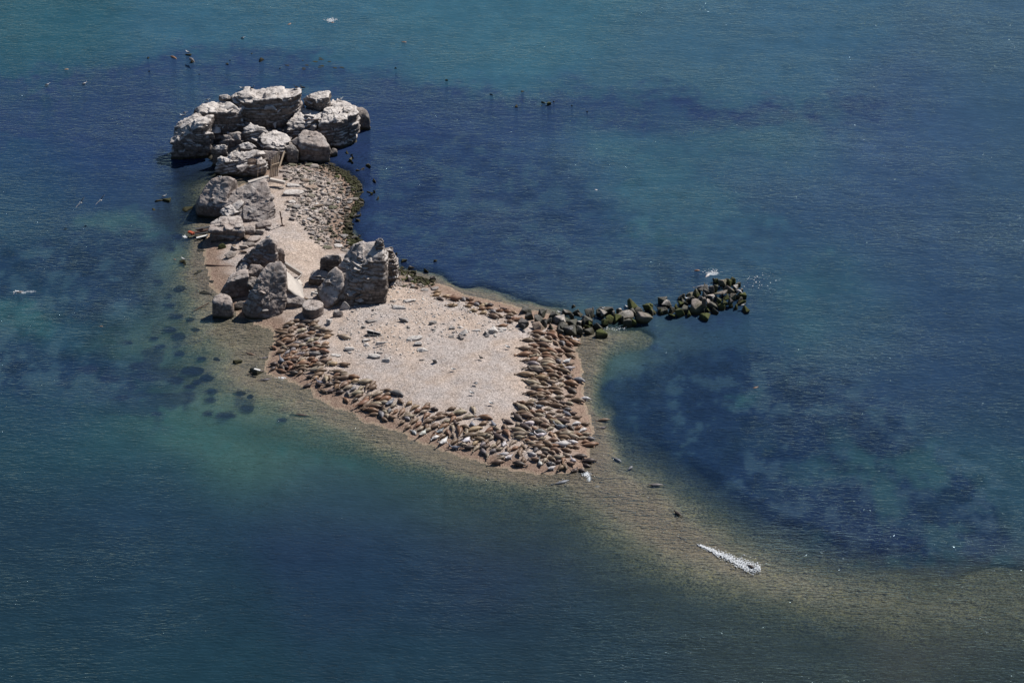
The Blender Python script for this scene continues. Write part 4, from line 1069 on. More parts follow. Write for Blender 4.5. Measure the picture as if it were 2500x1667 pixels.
# loose pieces on the beach
def cA(x, y): return 660 + x / 8, 770 + y / 8
def cF(x, y): return 1040 + x / 8, 690 + y / 8
def c3(x, y): return 640 + x / 4.48, 660 + y / 4.48
BE = [(cA,1160,120,130,120,'w','pale upright wedge of stone above the left herd'),(cA,1970,100,250,60,'g','long grey log-like stone on the upper beach'),(cA,1820,215,90,60,'g','small dark-faced stone below the long grey one'),
(cA,1875,385,90,60,'p','brown lump beside the open dark box'),(cA,1860,480,200,80,'w','white flat stone left of the wedge-shaped plate'),(cA,1890,575,140,80,'w','crumbled white stone patch below the flat one'),
(cA,1530,640,220,100,'w','broad very pale flat rock nearest the lone brown seal'),(cA,1540,720,120,40,'w','thin pale sliver under the broad flat rock'),(cA,1290,770,220,35,'w','long pale low plate touching the left herd'),
(cA,2040,785,240,110,'w','large pale flat plate in the middle of the rubble'),(cA,2280,865,180,110,'w','pale wedge with a dark underside beside the large flat plate'),(cA,2140,722,130,45,'g','grey stone just above the large flat plate'),
(cF,110,775,110,90,'g','rounded grey stone at the upper left of the rubble'),(cF,150,650,120,45,'w','pale chip cluster stone above the rounded grey one'),(cF,500,880,150,80,'w','blocky white stone in the rubble pile'),
(cF,680,870,120,70,'w','second white block of the rubble pile, right of the blocky one'),(cF,730,970,170,140,'w','bulky pale rock behind the dark brown one'),(cF,665,1060,180,110,'p','dark brown jagged rock at the front of the rubble pile'),
(cF,500,1050,120,60,'g','low grey stone left of the dark brown rock'),(cF,550,970,90,50,'g','small grey stone in the middle of the rubble pile'),(cF,160,920,110,50,'g','oval grey stone at the left of the rubble pile'),
(cF,1000,930,150,60,'w','slanting white splinter between the two rubble piles'),(cF,1310,920,190,140,'w','largest white rock of the right-hand rubble'),(cF,1160,975,130,110,'g','grey stone leaning on the largest white rock'),
(cF,1510,900,200,60,'w','long white stone just below the two lone brown seals'),(cF,1480,945,110,50,'w','white chip right of the largest white rock'),(cF,1190,1025,110,80,'g','rough grey stone at the foot of the largest white rock'),
(cF,1340,1035,90,50,'w','bluish white chip below the largest white rock'),(cF,340,805,70,30,'g','small grey pebble-like stone above the pile'),(cF,640,822,60,25,'g','little dark stone above the second white block'),
(c3,1490,400,180,60,'w','pale shattered stone right of the tower foot'),(c3,1610,325,150,40,'w','white flat chip furthest up the right-hand slope'),(c3,1550,540,120,60,'g','grey broken stone in the centre of the upper beach'),
(c3,1670,735,170,60,'w','white slab at the top of the row of three'),(c3,1700,800,110,60,'w','middle white stone of the row of three'),(c3,1760,865,130,50,'w','lowest white stone of the row of three'),
(c3,1870,565,80,50,'g','round grey stone right of the upper beach centre'),(c3,1590,620,60,40,'g','small grey stone above the row of three'),(c3,1780,210,90,40,'w','pale stone near the far seals'),
(c3,1215,435,40,30,'p','lone brown stone on bare shingle near the tower'),(c3,990,450,40,25,'g','small stone near the tower shadow edge'),(c3,1745,978,50,15,'p','flat brown chip on the lower bare shingle'),
(c3,1890,985,50,50,'g','dark triangular upright splinter on the bare shingle'),(c3,1420,335,90,25,'g','low grey stone at the right corner of the tower'),(c3,1640,175,60,50,'g','grey stone at the end of the dark rubble'),
(cF,1910,950,80,70,'g','grey stone between the white rubble and the right herd')]
for k, (cr, x, y, w, h, kk, lab) in enumerate(BE):
    u, v = cr(x, y)
    f = 8 if cr in (cA, cF) else 4.48
    flat = w > 2 * h
    lay('beach_stone', FLATS[k % 8] if flat and k % 3 == 0 else BOULD[k % 10], u, v, w / f * 1.08, h / f * 1.08, {'w': M_white, 'g': M_grey, 'p': M_darkrock}[kk], lab, 'stone', 'loose stones on the beach',
        rot=rnd.uniform(-.3, .3), hgt=(None if not flat else max(.15, h / f * .03)), tilt=(rnd.uniform(-.1, .1), rnd.uniform(-.12, .12)))
# open dark box and wedge plate
u, v = cA(2020, 370); gx, gy, gz = on_ground(u, v)
root = add_obj('metal_box', None, 'open dark box-like metal piece lying tilted on the beach', 'metal box', loc=(gx, gy, gz))
for nm, a, b, w, h, m in (('side_panel', (-.85, .25, .35), (.85, -.1, .12), .05, .55, M_white), ('bottom_panel', (-.8, -.15, .2), (.8, -.3, .08), .6, .05, M_dkmetal), ('divider', (0, -.3, .1), (0, -.25, .5), .05, .06, M_white), ('top_rim', (-.85, .1, .62), (.9, -.2, .3), .2, .05, M_white), ('back_panel', (-.8, .1, .3), (.85, -.15, .12), .04, .4, M_dkmetal)):
    bar(nm, a, b, w, h, m, None, parent=root)
plate('wedge_plate', [P(*cA(2050,600),1.25), P(*cA(2080,520),1.75), P(*cA(2310,515),1.4), P(*cA(2190,570),1.2)], .15, M_white, 'pale wedge-shaped plate with one edge raised, pointing right', 'stone')

# low kelpy rocks in the dark ring beyond the heap and at the left
def c6(x, y): return 380 + x / 7.35, 60 + y / 7.35
def c7(x, y): return 1160 + x / 7.35, 180 + y / 7.35
RING = [(c6,600,560,140,80,'ragged mossy rock with a gull, beyond the left of the heap'),(c6,650,670,130,110,'dark rock carrying a pale resting seal, beyond the heap'),(c6,1280,725,90,40,'small low brown rock in the middle of the dark ring'),(c6,1335,660,60,35,'tiny brown rock tip just above the small low one'),
(c6,1890,640,200,110,'largest dark rock of the ring beyond the summit'),(c6,2230,805,70,40,'small dark rock right of the largest ring rock'),(c6,770,915,50,40,'tiny dark rock nearest the heap on its left'),(c6,1725,540,50,35,'tiny pale rock tip upper left of the largest ring rock'),
(c7,290,385,90,45,'low brown rock at the left of the right-hand ring group'),(c7,840,330,110,50,'brown rock tip furthest out in the right-hand ring group'),(c7,740,600,150,50,'long thin dark rock left of the twin mossy rocks'),(c7,1225,530,100,80,'left one of the twin mossy rocks in the ring'),
(c7,1320,550,120,120,'right and taller one of the twin mossy rocks in the ring'),(c7,1190,590,80,25,'flat dark rock tip below the twin mossy rocks'),(c7,1415,520,50,35,'tiny dark rock right of the twin mossy rocks'),(c7,1730,590,60,70,'narrow mossy rock right of the ring twins'),
(c7,2000,690,100,45,'furthest right little brown rock of the ring')]
for k, (cr, x, y, w, h, lab) in enumerate(RING):
    u, v = cr(x, y)
    lay('kelp_rock', BOULD[k % 10], u, v, w / 7.35 * 1.1, h / 7.35, M_bmoss if k in (0, 11, 12, 15) else M_kelp if k in (4, 5, 6) else M_bpink, lab, 'rock', 'low weedy rocks of the dark ring', zbase=-.3, rot=k * 1.1, hgt=max(.45, h / 7.35 * .045))
for u, v, w, h in [(965,168,12,8),(1090,198,9,4),(362,144,9,4),(365,176,8,3)]:
    lay('kelp_rock', BOULD[int(u) % 10], u, v, w, h, M_bpink, 'little brown rock tip ' + {965: 'right of the summit', 1090: 'midway along the ring', 362: 'at the upper left of the ring', 365: 'below the upper left ring rocks'}[u], 'rock', 'low weedy rocks of the dark ring', zbase=-.3, rot=u, hgt=.5)
for i in range(16):
    u, v = rnd.choice([(700 + rnd.uniform(0, 160), 150 + rnd.uniform(-8, 22))])
    lay('weed_patch', FLATS[i % 8], u, v, rnd.uniform(8, 18), 3, M_bmoss, 'floating raft of brown weed behind the heap, ' + ORD[i] + ' of the scattered rafts', 'seaweed', 'weed rafts behind the heap', zbase=-.03, rot=rnd.uniform(-.4, .2), hgt=.07)
LEFT = [(590,330,130,100,'m','mossy rock with a bird, standing in the water off the left shore'),(460,335,190,90,'b','dark brown rock joined to the mossy one off the left shore'),(420,465,150,80,'m','lower mossy rock of the pair off the left shore'),(330,475,60,40,'b','small washed rock left of the lower mossy rock'),
        (850,450,190,80,'m','long mossy rock touching the water by the leaning rock'),(800,545,110,40,'b','low weedy rock tip below the long mossy one'),(800,1150,150,100,'m','small mossy rock with a pale gull in the shallows'),(1060,990,190,60,'k','flat wet weedy rock in the shallows'),
        (1190,1410,210,110,'k','brown rough reef rock in the shallows left of the peak'),(1000,1290,160,110,'k','dark submerged reef part beside the brown rough reef'),(1090,1550,200,80,'k','black weedy rock left of the square boulder'),(550,1100,120,25,'b','thin brown rock tip left of the mossy gull rock'),
        (1460,915,110,40,'t','tan stone in the shade of the cleft boulder'),(1460,960,150,70,'s','brown humped stone below the round mossy one'),(1600,930,140,60,'s','dark brown stone at the left foot of the peak'),(1440,1020,200,50,'s','long dark stone on the wet sand left of the peak'),(1660,850,90,70,'w','white-speckled stone at the top left of the peak'),(1590,1000,110,50,'t','tan flat stone against the peak foot')]
for k, (x, y, w, h, kk, lab) in enumerate(LEFT):
    u, v = zz5(x, y)
    lay('shore_rock', BOULD[(k * 3) % 10], u, v, w / 5.406 * 1.1, h / 5.406 * 1.1, {'m': M_bmoss, 'b': M_bpink, 'k': M_kelp, 's': M_stone, 't': M_stone_warm, 'w': M_bguano}[kk], lab, 'rock', None, zbase=(-.35 if kk in 'mbk' else None), rot=k * .9,
        hgt=(.42 if kk == 'k' else None))
def c8(x, y): return x / 2.6133, 450 + y / 2.6133
for k, (x, y, w, h, kk, lab) in enumerate([(1515,1130,70,50,'m','small square mossy rock left of the broken hull box'),(1640,1190,90,80,'d','dark broken box-like rock with a white edge by the left herd'),(1695,1145,50,30,'d','dark stone behind the left water seals')]):
    u, v = c8(x, y)
    lay('shore_rock', BOULD[(k * 4 + 1) % 10], u, v, w / 2.61, h / 2.61, M_bmoss if kk == 'm' else M_boulder, lab, 'rock', None, zbase=-.3, rot=.2)
bar('white_plank', P(*c8(1622, 1176), .75), P(*c8(1660, 1186), .75), .25, .06, M_wpaint, 'short white board lying on the dark broken rock by the left herd', 'plank')

# rounded weedy stones under the shallow water on the left
DM = [new_mesh('weedy_stone_shape', *variant(400 + k, .5, 3, .1, 12, 7), M_kelp, True) for k in range(4)]
DRANK = {k: r for r, k in enumerate(sorted(range(len(DISCS)), key=lambda k: DISCS[k][0]))}
for k, (u, v, w, h) in enumerate(DISCS):
    q = P(u, v, -.3)
    gz = float(ground_z(np.array([q[0]]), np.array([q[1]]))[0])
    if gz > -.2: continue
    o = add_obj('weedy_stone', DM[k % 4], 'round dark weedy stone under the shallows, ' + ORD[DRANK[k] % 49] + ' from the left' + (' of the last few' if DRANK[k] > 48 else ''), 'stone', 'weedy stones under the left shallows')
    o.location = (q[0], q[1], gz - .1); o.scale = (w * .026 * .9, h * .052 * .9, min(.5, -gz)); o.rotation_euler = (0, 0, k)

# ---------------------------------------------------------------- broken blocks lodged on and between the big rocks
bpy.context.view_layer.update()
dg0 = bpy.context.evaluated_depsgraph_get()
def hit(u, v):
    q = P(u, v, 0); d = Vector(tuple(q - CAM)).normalized()
    ok, loc, nrm, idx, ob, mt = sc.ray_cast(dg0, Vector(tuple(CAM)), d)
    return (loc, nrm, ob) if ok else (None, None, None)
found = []
for poly, n, f in (([(120,450),(420,300),(700,190),(1300,170),(1640,270),(1900,380),(1880,640),(1600,560),(1250,760),(1050,900),(700,960),(500,820),(200,640)], 105, crop1), ([(500,1120),(760,1150),(1050,1150),(1100,1400),(800,1500),(600,1440),(400,1400)], 22, crop1),
                   ([(520,880),(760,700),(900,800),(890,1000),(1050,1180),(860,1300),(560,1300),(380,1080)], 30, crop2), ([(1230,1100),(1380,900),(1480,780),(1740,700),(1760,850),(1860,900),(1880,1000),(1790,1180),(1500,1230),(1300,1250)], 34, crop2)):
    pp = [f(*q) for q in poly]
    us, vs_ = [q[0] for q in pp], [q[1] for q in pp]
    m = 0; tr = 0
    while m < n and tr < 3000:
        tr += 1
        u, v = rnd.uniform(min(us), max(us)), rnd.uniform(min(vs_), max(vs_))
        if poly_sd(np.array([u]), np.array([v]), pp)[0] < 0: continue
        loc, nrm, ob = hit(u, v)
        if loc is None or ob.name.startswith(('water', 'ground', 'plank', 'concrete', 'iron')) or loc.z < .3: continue
        # prefer ledges and crevices to sheer faces
        if nrm.z < .15 and rnd.random() < .6: continue
        found.append((u, v, loc, nrm, ob)); m += 1
found.sort(key=lambda q: q[0])
brank = {}
for k, (u, v, loc, nrm, ob) in enumerate(found):
    where = 'far heap' if v < 425 else 'leaning rocks of the neck' if v < 560 else 'left-hand peak' if u < 745 else 'right-hand tower'
    brank[where] = brank.get(where, -1) + 1
    w = rnd.choice([.5, .7, .9, 1.2, 1.6, 2.1]) * (1 if where == 'far heap' else .75)
    o = add_obj('broken_block', BOULD[rnd.randrange(10)], 'broken angular block, ' + ORD[brank[where] % 49] + (' again' if brank[where] > 97 else ' further' if brank[where] > 48 else '') + ' from left on the ' + where, 'rock', 'broken blocks lodged on the big rocks')
    h = w * rnd.uniform(.3, .6)
    o.location = loc - Vector((0, 0, h * .55)) - nrm * (w * .18)
    o.scale = (w / 2 * rnd.uniform(.9, 1.5), w / 2, h)
    o.rotation_euler = (rnd.uniform(-.3, .3), rnd.uniform(-.3, .3), rnd.uniform(0, 6.28))
    o.material_slots[0].link = 'OBJECT'
    mm = ob.data.materials[0] if ob.type == 'MESH' and ob.data.materials and ob.data.materials[0] in (M_cliff, M_rough, M_tower, M_darkrock) else M_rough
    o.material_slots[0].material = mm

# ---------------------------------------------------------------- seals
def seal_shape(bend=0.0, head_up=0.0, tail_up=0.0, roll=0.0, fat=1.0, head_turn=0.0, stretch=0.0):
    """one continuous seal, 1.7 m long, head towards +X, belly down, lying on z=0"""
    L = 1.7
    ts = [0.0, .03, .07, .12, .2, .3, .4, .5, .6, .68, .75, .81, .86, .90, .935, .965, .985, 1.0]
    rs = [.02, .045, .06, .075, .115, .165, .205, .225, .225, .205, .172, .135, .112, .108, .1, .075, .048, .02]
    def spine(t):
        x = (t - .5) * L
        y = bend * (4 * (t - .5) ** 2 - .35) + head_turn * max(0, t - .72) ** 1.5 * 6
        z = head_up * max(0, (t - .66) / .34) ** 1.6 + tail_up * max(0, (.22 - t) / .22) ** 1.4
        return np.array([x, y, z])
    n = 12
    vs, fs = [], []
    for t_, r in zip(ts, rs):
        c = spine(t_)
        dd = spine(min(t_ + .02, 1.0)) - spine(max(t_ - .02, 0)); dd /= np.linalg.norm(dd)
        side = np.cross([0, 0, 1.0], dd); side /= np.linalg.norm(side)
        up = np.cross(dd, side)
        wid = r * fat * (1.12 if t_ < .8 else 1.0)
        hgt = r * fat * .92
        if t_ > .93: wid *= .82
        for j in range(n):
            a = 2 * math.pi * j / n + roll
            zz_ = math.sin(a)
            h = hgt * (zz_ if zz_ > 0 else zz_ * .82)
            vs.append(c + side * wid * math.cos(a) + up * h + np.array([0, 0, .19 * fat - .0 * t_]) * (1 if .1 < t_ < .9 else .75))
    k = len(ts)
    for i in range(k - 1):
        for j in range(n):
            fs.append((i * n + j, (i + 1) * n + j, (i + 1) * n + (j + 1) % n, i * n + (j + 1) % n))
    fs += [tuple(range(n)), tuple(range(k * n - 1, k * n - n - 1, -1))]
    def paddle(root, d, wv, ln, w):
        b = len(vs)
        nrm = np.cross(d, wv); nrm /= np.linalg.norm(nrm)
        for s, wd, th in ((0, .7, .03), (.55, 1.0, .022), (.9, 1.25, .014), (1.0, .75, .008)):
            for sw, st in ((-1, -1), (1, -1), (1, 1), (-1, 1)):
                vs.append(root + d * ln * s + wv * w * wd * sw * .5 + nrm * th * st)
        for i in range(3):
            for j in range(4):
                fs.append((b + i * 4 + j, b + i * 4 + (j + 1) % 4, b + i * 4 + 4 + (j + 1) % 4, b + i * 4 + 4 + j))
        fs.append((b + 15, b + 14, b + 13, b + 12))
        fs.append((b, b + 1, b + 2, b + 3))
    base = spine(0.02) + np.array([0, 0, .14])
    td = spine(0.0) - spine(.06); td /= np.linalg.norm(td)
    for s in (-1, 1):
        d = td + np.array([0, s * .38, .06]); d /= np.linalg.norm(d)
        paddle(base, d, np.array([0, .35, .94]) if abs(roll) > .5 else np.array([.2, .8, .35]), .27, .11)
    fb = spine(.7)
    for s in (-1, 1):
        cs, sn = math.cos(roll), math.sin(roll)
        off = np.array([0, s * .19 * cs, -.06 * cs + s * .19 * sn])
        d = np.array([-.55, s * .75 * cs, -.25 + s * .7 * sn]); d /= np.linalg.norm(d)
        paddle(fb + off + np.array([0, 0, .19]), d, np.array([.8, .3 * s, .1]), .24, .12)
    V = np.array(vs)
    core = V[:k * n]
    V[:, 2] -= core[:, 2].min() + .02
    V[:, 2] = np.maximum(V[:, 2], -.03)
    return V, fs

POSES = [dict(), dict(bend=.12), dict(bend=-.13), dict(head_up=.22), dict(head_up=.3, tail_up=.3, fat=1.02), dict(bend=.2, fat=1.08), dict(roll=1.2, bend=-.1, fat=1.0), dict(fat=1.15),
         dict(head_up=.12, head_turn=.25, fat=1.05), dict(roll=-1.3, bend=.15), dict(head_up=.18, tail_up=.42, bend=.05)]
SEALS = [new_mesh('seal_body', *seal_shape(**p), M_seal, True) for p in POSES]
BANANA = (4, 10)

FUR = {'b': ('brown', (.195, .135, .092)), 'd': ('dark brown', (.08, .06, .052)), 't': ('tan', (.30, .245, .18)), 'r': ('reddish brown', (.225, .13, .08)), 'g': ('grey', (.19, .175, .175)),
       'w': ('silvery pale', (.58, .56, .55)), 'o': ('ochre', (.34, .24, .15)), 's': ('blue-grey', (.2, .215, .24))}
A = """840 130 590 130 d;490 145 250 185 b;710 175 500 185 d;400 195 215 235 d;690 200 500 200 b;910 165 780 190 b;980 200 830 235 t;270 280 130 270 b;560 215 320 290 b;460 270 350 330 b;
720 260 500 320 t;880 290 730 230 d;1160 285 900 265 t;120 330 390 355 b;890 325 690 340 r;480 385 260 400 b;680 370 490 400 b;800 395 520 430 b;400 430 190 490 r;520 450 250 520 b;
1200 380 1000 440 o;1580 455 1320 380 t;820 430 620 490 g;960 430 800 470 t;850 470 720 510 t;80 500 300 590 b;610 520 420 550 g;980 555 820 535 r;1160 520 980 580 o;860 600 700 550 d;
120 640 20 600 r;620 600 310 620 b;740 610 570 650 r;960 635 740 660 r;320 665 90 740 b;480 640 400 690 g;360 690 290 740 g;1160 710 920 670 r;730 670 560 720 b;980 740 730 740 g;
1100 720 940 710 d;1140 765 950 820 d;700 710 500 760 g;450 750 250 800 b;500 700 380 740 r;600 790 380 850 r;700 820 520 880 t;540 880 370 880 d;250 930 180 810 s;130 940 0 950 d;
290 1070 150 950 d;100 1000 0 1060 d;890 810 700 850 r;930 860 770 900 r;1210 855 930 900 b;1230 890 1080 950 t;700 870 560 910 o;780 920 480 960 r;880 930 740 980 r;750 990 520 985 b;
740 1050 520 1030 b;1060 950 800 970 b;1060 1000 710 1090 t;1110 1050 880 1090 b;1570 970 1310 940 b;1300 930 1160 950 o;420 930 320 910 r;450 980 350 1050 r;340 1040 270 960 d;560 1130 340 1100 d;
1500 1110 1180 1090 b;1420 1110 1210 1180 r;1060 1110 820 1180 b;820 1190 710 1200 d;960 1160 820 1250 o;1090 1300 1080 1140 t;1130 1150 1190 1270 b;1740 1200 1500 1200 r;1600 1180 1290 1240 b;
2000 1270 1660 1310 t;1740 1240 1560 1290 o;1380 1300 1220 1290 b;1560 1280 1330 1420 b;1020 1330 900 1270 s;1240 1330 1040 1350 d;1000 1380 900 1300 d;830 1330 620 1390 d;1620 1360 1400 1440 t;
1840 1360 1700 1460 t;1970 1310 1840 1440 b;2090 1340 1910 1460 b;1330 1340 1250 1410 r;1280 1450 1060 1490 d;1460 1480 1260 1510 d;1550 1560 1480 1460 g;1640 1390 1590 1440 g;1830 1490 1560 1540 t"""
B = """700 490 510 550 b;600 560 480 640 d;880 440 720 560 t;1090 440 840 540 t;1500 515 1170 450 g;1110 530 870 600 r;1250 540 1000 630 r;850 580 530 750 r;870 620 660 760 b;1310 610 1110 720 s;
1480 690 1370 560 b;1360 650 1200 760 t;1090 680 830 680 t;1070 740 750 730 b;990 820 720 790 r;1090 960 990 800 g;1160 880 1060 780 t;1210 770 1190 850 g;1340 980 1150 900 b;1380 770 1270 880 r;
1510 760 1390 910 b;1660 640 1520 700 o;1800 700 1600 790 o;1600 840 1500 900 t;1810 790 1680 850 r;2010 850 1850 970 r;1950 800 1780 860 t;1720 920 1460 930 t;1500 990 1410 1070 b;
1780 960 1580 1080 b;1620 1000 1480 930 g;2160 790 1990 780 d;1840 1020 1690 1130 r;2080 980 1840 1060 b;2350 860 2060 920 b;2310 910 2080 970 b;1900 1110 1720 1210 t;1940 1090 1920 1150 b;
1730 1270 1640 1190 w;1940 1200 1770 1310 w"""
Cc = """590 500 390 610 b;790 500 540 620 r;800 440 620 480 t;910 340 790 480 r;1120 265 800 320 t;1280 350 1010 400 t;1010 400 920 440 b;1190 150 1290 300 t;1630 405 1320 365 r;810 500 860 640 t;
850 660 880 800 t;720 600 780 750 r;870 470 940 540 d;950 530 990 740 r;1190 590 960 540 b;1270 560 1190 470 s;1540 470 1340 530 b;1590 460 1700 580 s;2040 520 1810 420 d;680 610 500 690 s;
590 740 410 810 w;750 790 560 930 w;960 790 780 920 b;1460 560 1060 680 o;1370 700 1000 770 b;1200 770 1010 890 w;1330 840 1210 940 o;1620 740 1310 740 t;1620 740 1560 830 t;1480 820 1240 790 b;
1650 570 1460 680 r;1820 640 1660 700 b;1600 690 1900 860 d;1880 850 1800 980 w;1820 600 1980 780 r;1280 960 1030 970 d;990 980 790 960 s;1470 880 1400 930 g;1560 900 1470 960 b;1700 890 1580 980 t;
1700 1010 1560 1070 g;1380 970 1520 1130 g;1540 980 1380 940 d;2100 820 1950 920 t;2140 950 1970 1020 r;2250 780 2040 760 t;2350 850 2260 820 r;2160 900 2290 1010 b;2130 1150 2180 1000 b;
2200 1280 2230 1130 b;1950 1080 1750 1110 w;2020 1130 1840 1190 w;1860 1240 1560 1280 b;2000 1270 2280 1320 d"""
Dd = """870 60 690 70 t;870 130 620 120 b;470 140 750 260 t;680 150 800 250 d;1150 110 870 100 b;1080 50 880 20 d;1010 190 850 160 s;1290 60 1050 30 b;1420 170 1080 140 b;1480 120 1270 80 d;1620 130 1430 80 t;
1830 70 1540 40 b;1940 20 1720 10 w;1200 210 1000 230 t;1060 270 830 260 r;790 310 440 290 b;400 310 640 480 d;1040 360 810 310 t;850 390 540 330 b;1280 300 1080 300 t;1190 390 1060 330 b;
1440 340 1200 390 t;1380 250 1260 270 b;1580 240 1400 210 g;1560 360 1380 250 s;1640 310 1540 300 d;1770 385 1560 390 b;1540 400 1380 420 b;1040 490 690 450 b;1150 520 880 380 t;1440 570 1070 390 t;
1160 560 920 520 b;880 490 630 500 w;1550 520 1220 400 d;1750 480 1560 520 w;1490 600 1220 550 s;1620 650 1470 530 d;1740 560 1640 600 r;1870 590 1700 660 w;500 510 800 640 d;700 670 330 600 t;
750 730 370 700 t;850 750 700 670 s;1080 690 810 650 g;1230 560 1060 640 t;1130 640 1200 770 r;1200 700 1260 780 o;1550 650 1280 660 b;1620 680 1290 730 t;1730 800 1450 700 t;1770 740 1650 700 r;
1080 730 860 730 w;890 790 730 760 o;1070 770 900 810 t;1320 830 1080 830 b;1560 800 1280 750 b;1480 850 1300 810 b;1690 880 1480 830 w;1210 950 960 840 b;1500 870 1330 870 w;1550 900 1200 910 w;
1730 970 1550 940 b;1980 800 1880 780 g;1900 850 1760 870 r;2110 890 1740 940 r;1060 940 760 950 b;1380 1060 1130 980 b;1580 1050 1350 990 b;900 960 820 1060 g;860 1110 720 1070 w;1040 1140 920 1110 b;
1120 1130 990 1020 d;1240 1080 1130 1040 b;1430 1160 1160 1160 t;1550 1150 1390 1080 t;1870 1140 1600 1140 d;980 1220 740 1180 b;1080 1170 1010 1260 t;970 1320 930 1230 w;1250 1300 1060 1260 g;
1340 1240 1250 1260 d;1240 1210 1130 1170 b;1640 1260 1550 1180 w;1640 1310 1460 1250 b;1490 1410 1380 1270 b;1420 1180 1390 1240 r;2050 1230 1760 1240 d;1910 1340 1800 1290 d;1250 1350 1080 1390 w;
1400 1330 1310 1400 b;1660 1400 1570 1440 d;1810 1430 1700 1400 d"""
E = """740 270 440 240 r;650 330 460 280 b;990 310 780 200 r;1000 360 740 250 r;1100 300 990 220 g;510 400 270 395 b;880 380 730 320 b;850 470 540 380 t;910 560 480 440 b;1260 370 1050 340 b;1410 430 1250 380 w;
1000 500 880 400 b;1120 500 990 400 g;1430 485 1170 400 r;1280 520 1110 410 r;490 545 200 555 t;650 650 400 580 b;800 620 560 560 b;970 650 710 550 r;1120 640 930 560 r;1330 640 1000 520 b;
490 660 170 690 r;840 660 650 660 r;1340 740 1100 650 b;1080 670 950 700 b;640 690 400 720 t;940 770 640 700 r;1020 760 850 700 b;610 740 370 800 r;1020 820 950 780 g;940 820 640 780 t;940 860 600 820 t;
620 870 360 830 g;1240 780 1060 830 w;1300 870 1100 870 b;1130 890 970 890 o;880 890 630 870 t;960 950 700 880 r;1310 940 1090 940 w;700 960 320 940 t;890 990 670 910 b;1240 1040 950 950 b;
740 1050 410 980 d;940 1010 720 990 r;1010 1100 740 1060 b;1090 1070 930 1010 b;540 1080 160 1060 o;1290 1060 1110 1120 b;1260 1140 1120 1100 d;800 1140 500 1120 o;980 1160 800 1140 b;1520 1200 1240 1160 s;
1100 1140 980 1190 t;640 1260 420 1150 b;650 1260 290 1190 t;800 1280 590 1190 b;980 1240 740 1190 t;1390 1280 1080 1210 r;1080 1250 1000 1300 t;730 1330 400 1310 t;1080 1370 770 1320 b;1350 1450 1150 1310 d;
600 1440 330 1430 b;870 1450 610 1390 b;1110 1450 850 1380 b;740 1490 470 1490 b;870 1530 710 1460 b;1110 1510 880 1520 t"""
Ff = """310 160 130 190 o;300 220 110 250 o;460 250 330 260 o;360 330 180 290 d;620 430 400 440 o;700 330 430 300 r;560 240 480 280 r;770 360 690 280 g;840 340 740 280 d;930 300 830 340 r;920 460 750 440 o;
960 380 800 400 r;1100 400 990 360 b;1030 430 930 400 g;1180 420 1010 470 o;1280 430 1200 440 d;1210 410 1110 440 t;1170 490 1020 520 r;1290 500 1180 500 r;990 540 860 540 o;1190 560 1040 600 o;
1340 570 1270 540 g;1450 690 1180 610 b;1500 530 1360 540 r;1550 520 1480 500 d;1640 560 1550 550 r;1520 680 1350 590 b;1760 590 1680 550 o;1700 620 1580 620 b;1680 700 1530 640 d;1760 680 1650 700 r;
1940 700 1690 730 r;1610 820 1400 835 r;1680 760 1590 750 b"""
LIST = []
for txt, ox, oy in ((A, 660, 770), (B, 800, 900), (Cc, 1000, 970), (Dd, 1200, 970), (E, 1240, 780), (Ff, 1040, 690)):
    for it in txt.replace('\n', '').split(';'):
        a = it.split()
        x1, y1, x2, y2 = map(float, a[:4])
        LIST.append((ox + x1 / 8, oy + y1 / 8, ox + x2 / 8, oy + y2 / 8, a[4]))

def region(u, v):
    if u > 1040 and v < 792 and u < 1288: return ('far', 'far shore band', 'from the left', 'u')
    if u > 1235 and v < 876: return ('r1', 'upper right herd', 'from the top', 'v')
    if u > 1235 and v < 972: return ('r2', 'middle of the right herd', 'from the top', 'v')
    if u > 1235 and v < 1060: return ('r3', 'lower right herd', 'from the top', 'v')
    if u > 1235: return ('c', 'crowd at the beach point', 'from the left', 'u')
    if u > 1110: return ('m2', 'crowd nearing the point', 'from the left', 'u')
    if u > 985: return ('m1', 'central lower herd', 'from the left', 'u')
    if v > 905 and u > 700: return ('l2', 'lower left shore band', 'from the left', 'u')
    if v > 880 and u < 700: return ('lw', 'left corner group', 'from the left', 'u')
    return ('l1', 'upper left herd', 'from the top', 'v')

info = []
for k, (u1, v1, u2, v2, c) in enumerate(LIST):
    cu, cv = (u1 + u2) / 2, (v1 + v2) / 2
    x0, y0, z0 = on_ground(cu, cv + 3)
    a, b = P(u1, v1, z0 + .2), P(u2, v2, z0 + .2)
    L = float(np.hypot(a[0] - b[0], a[1] - b[1]))
    ang = math.atan2(a[1] - b[1], a[0] - b[0])
    # a seal pointing away from or towards the camera looks longer by its own height
    L = L * (1 - .25 * abs(math.sin(ang))) * 1.17
    L = min(max(L, 1.25), 2.55)
    info.append(dict(u=cu, v=cv, x=(a[0] + b[0]) / 2, y=(a[1] + b[1]) / 2, z=z0, L=L, ang=ang, c=c, reg=region(cu, cv)))
order = sorted(range(len(info)), key=lambda i: -info[i]['L'])
keep = set(order[:296])
counts = {}
for i in sorted(keep, key=lambda i: info[i]['u'] if info[i]['reg'][3] == 'u' else info[i]['v']):
    s = info[i]
    key = (s['reg'][0], s['c'])
    s['rank'] = counts.get(key, 0)
    counts[key] = s['rank'] + 1

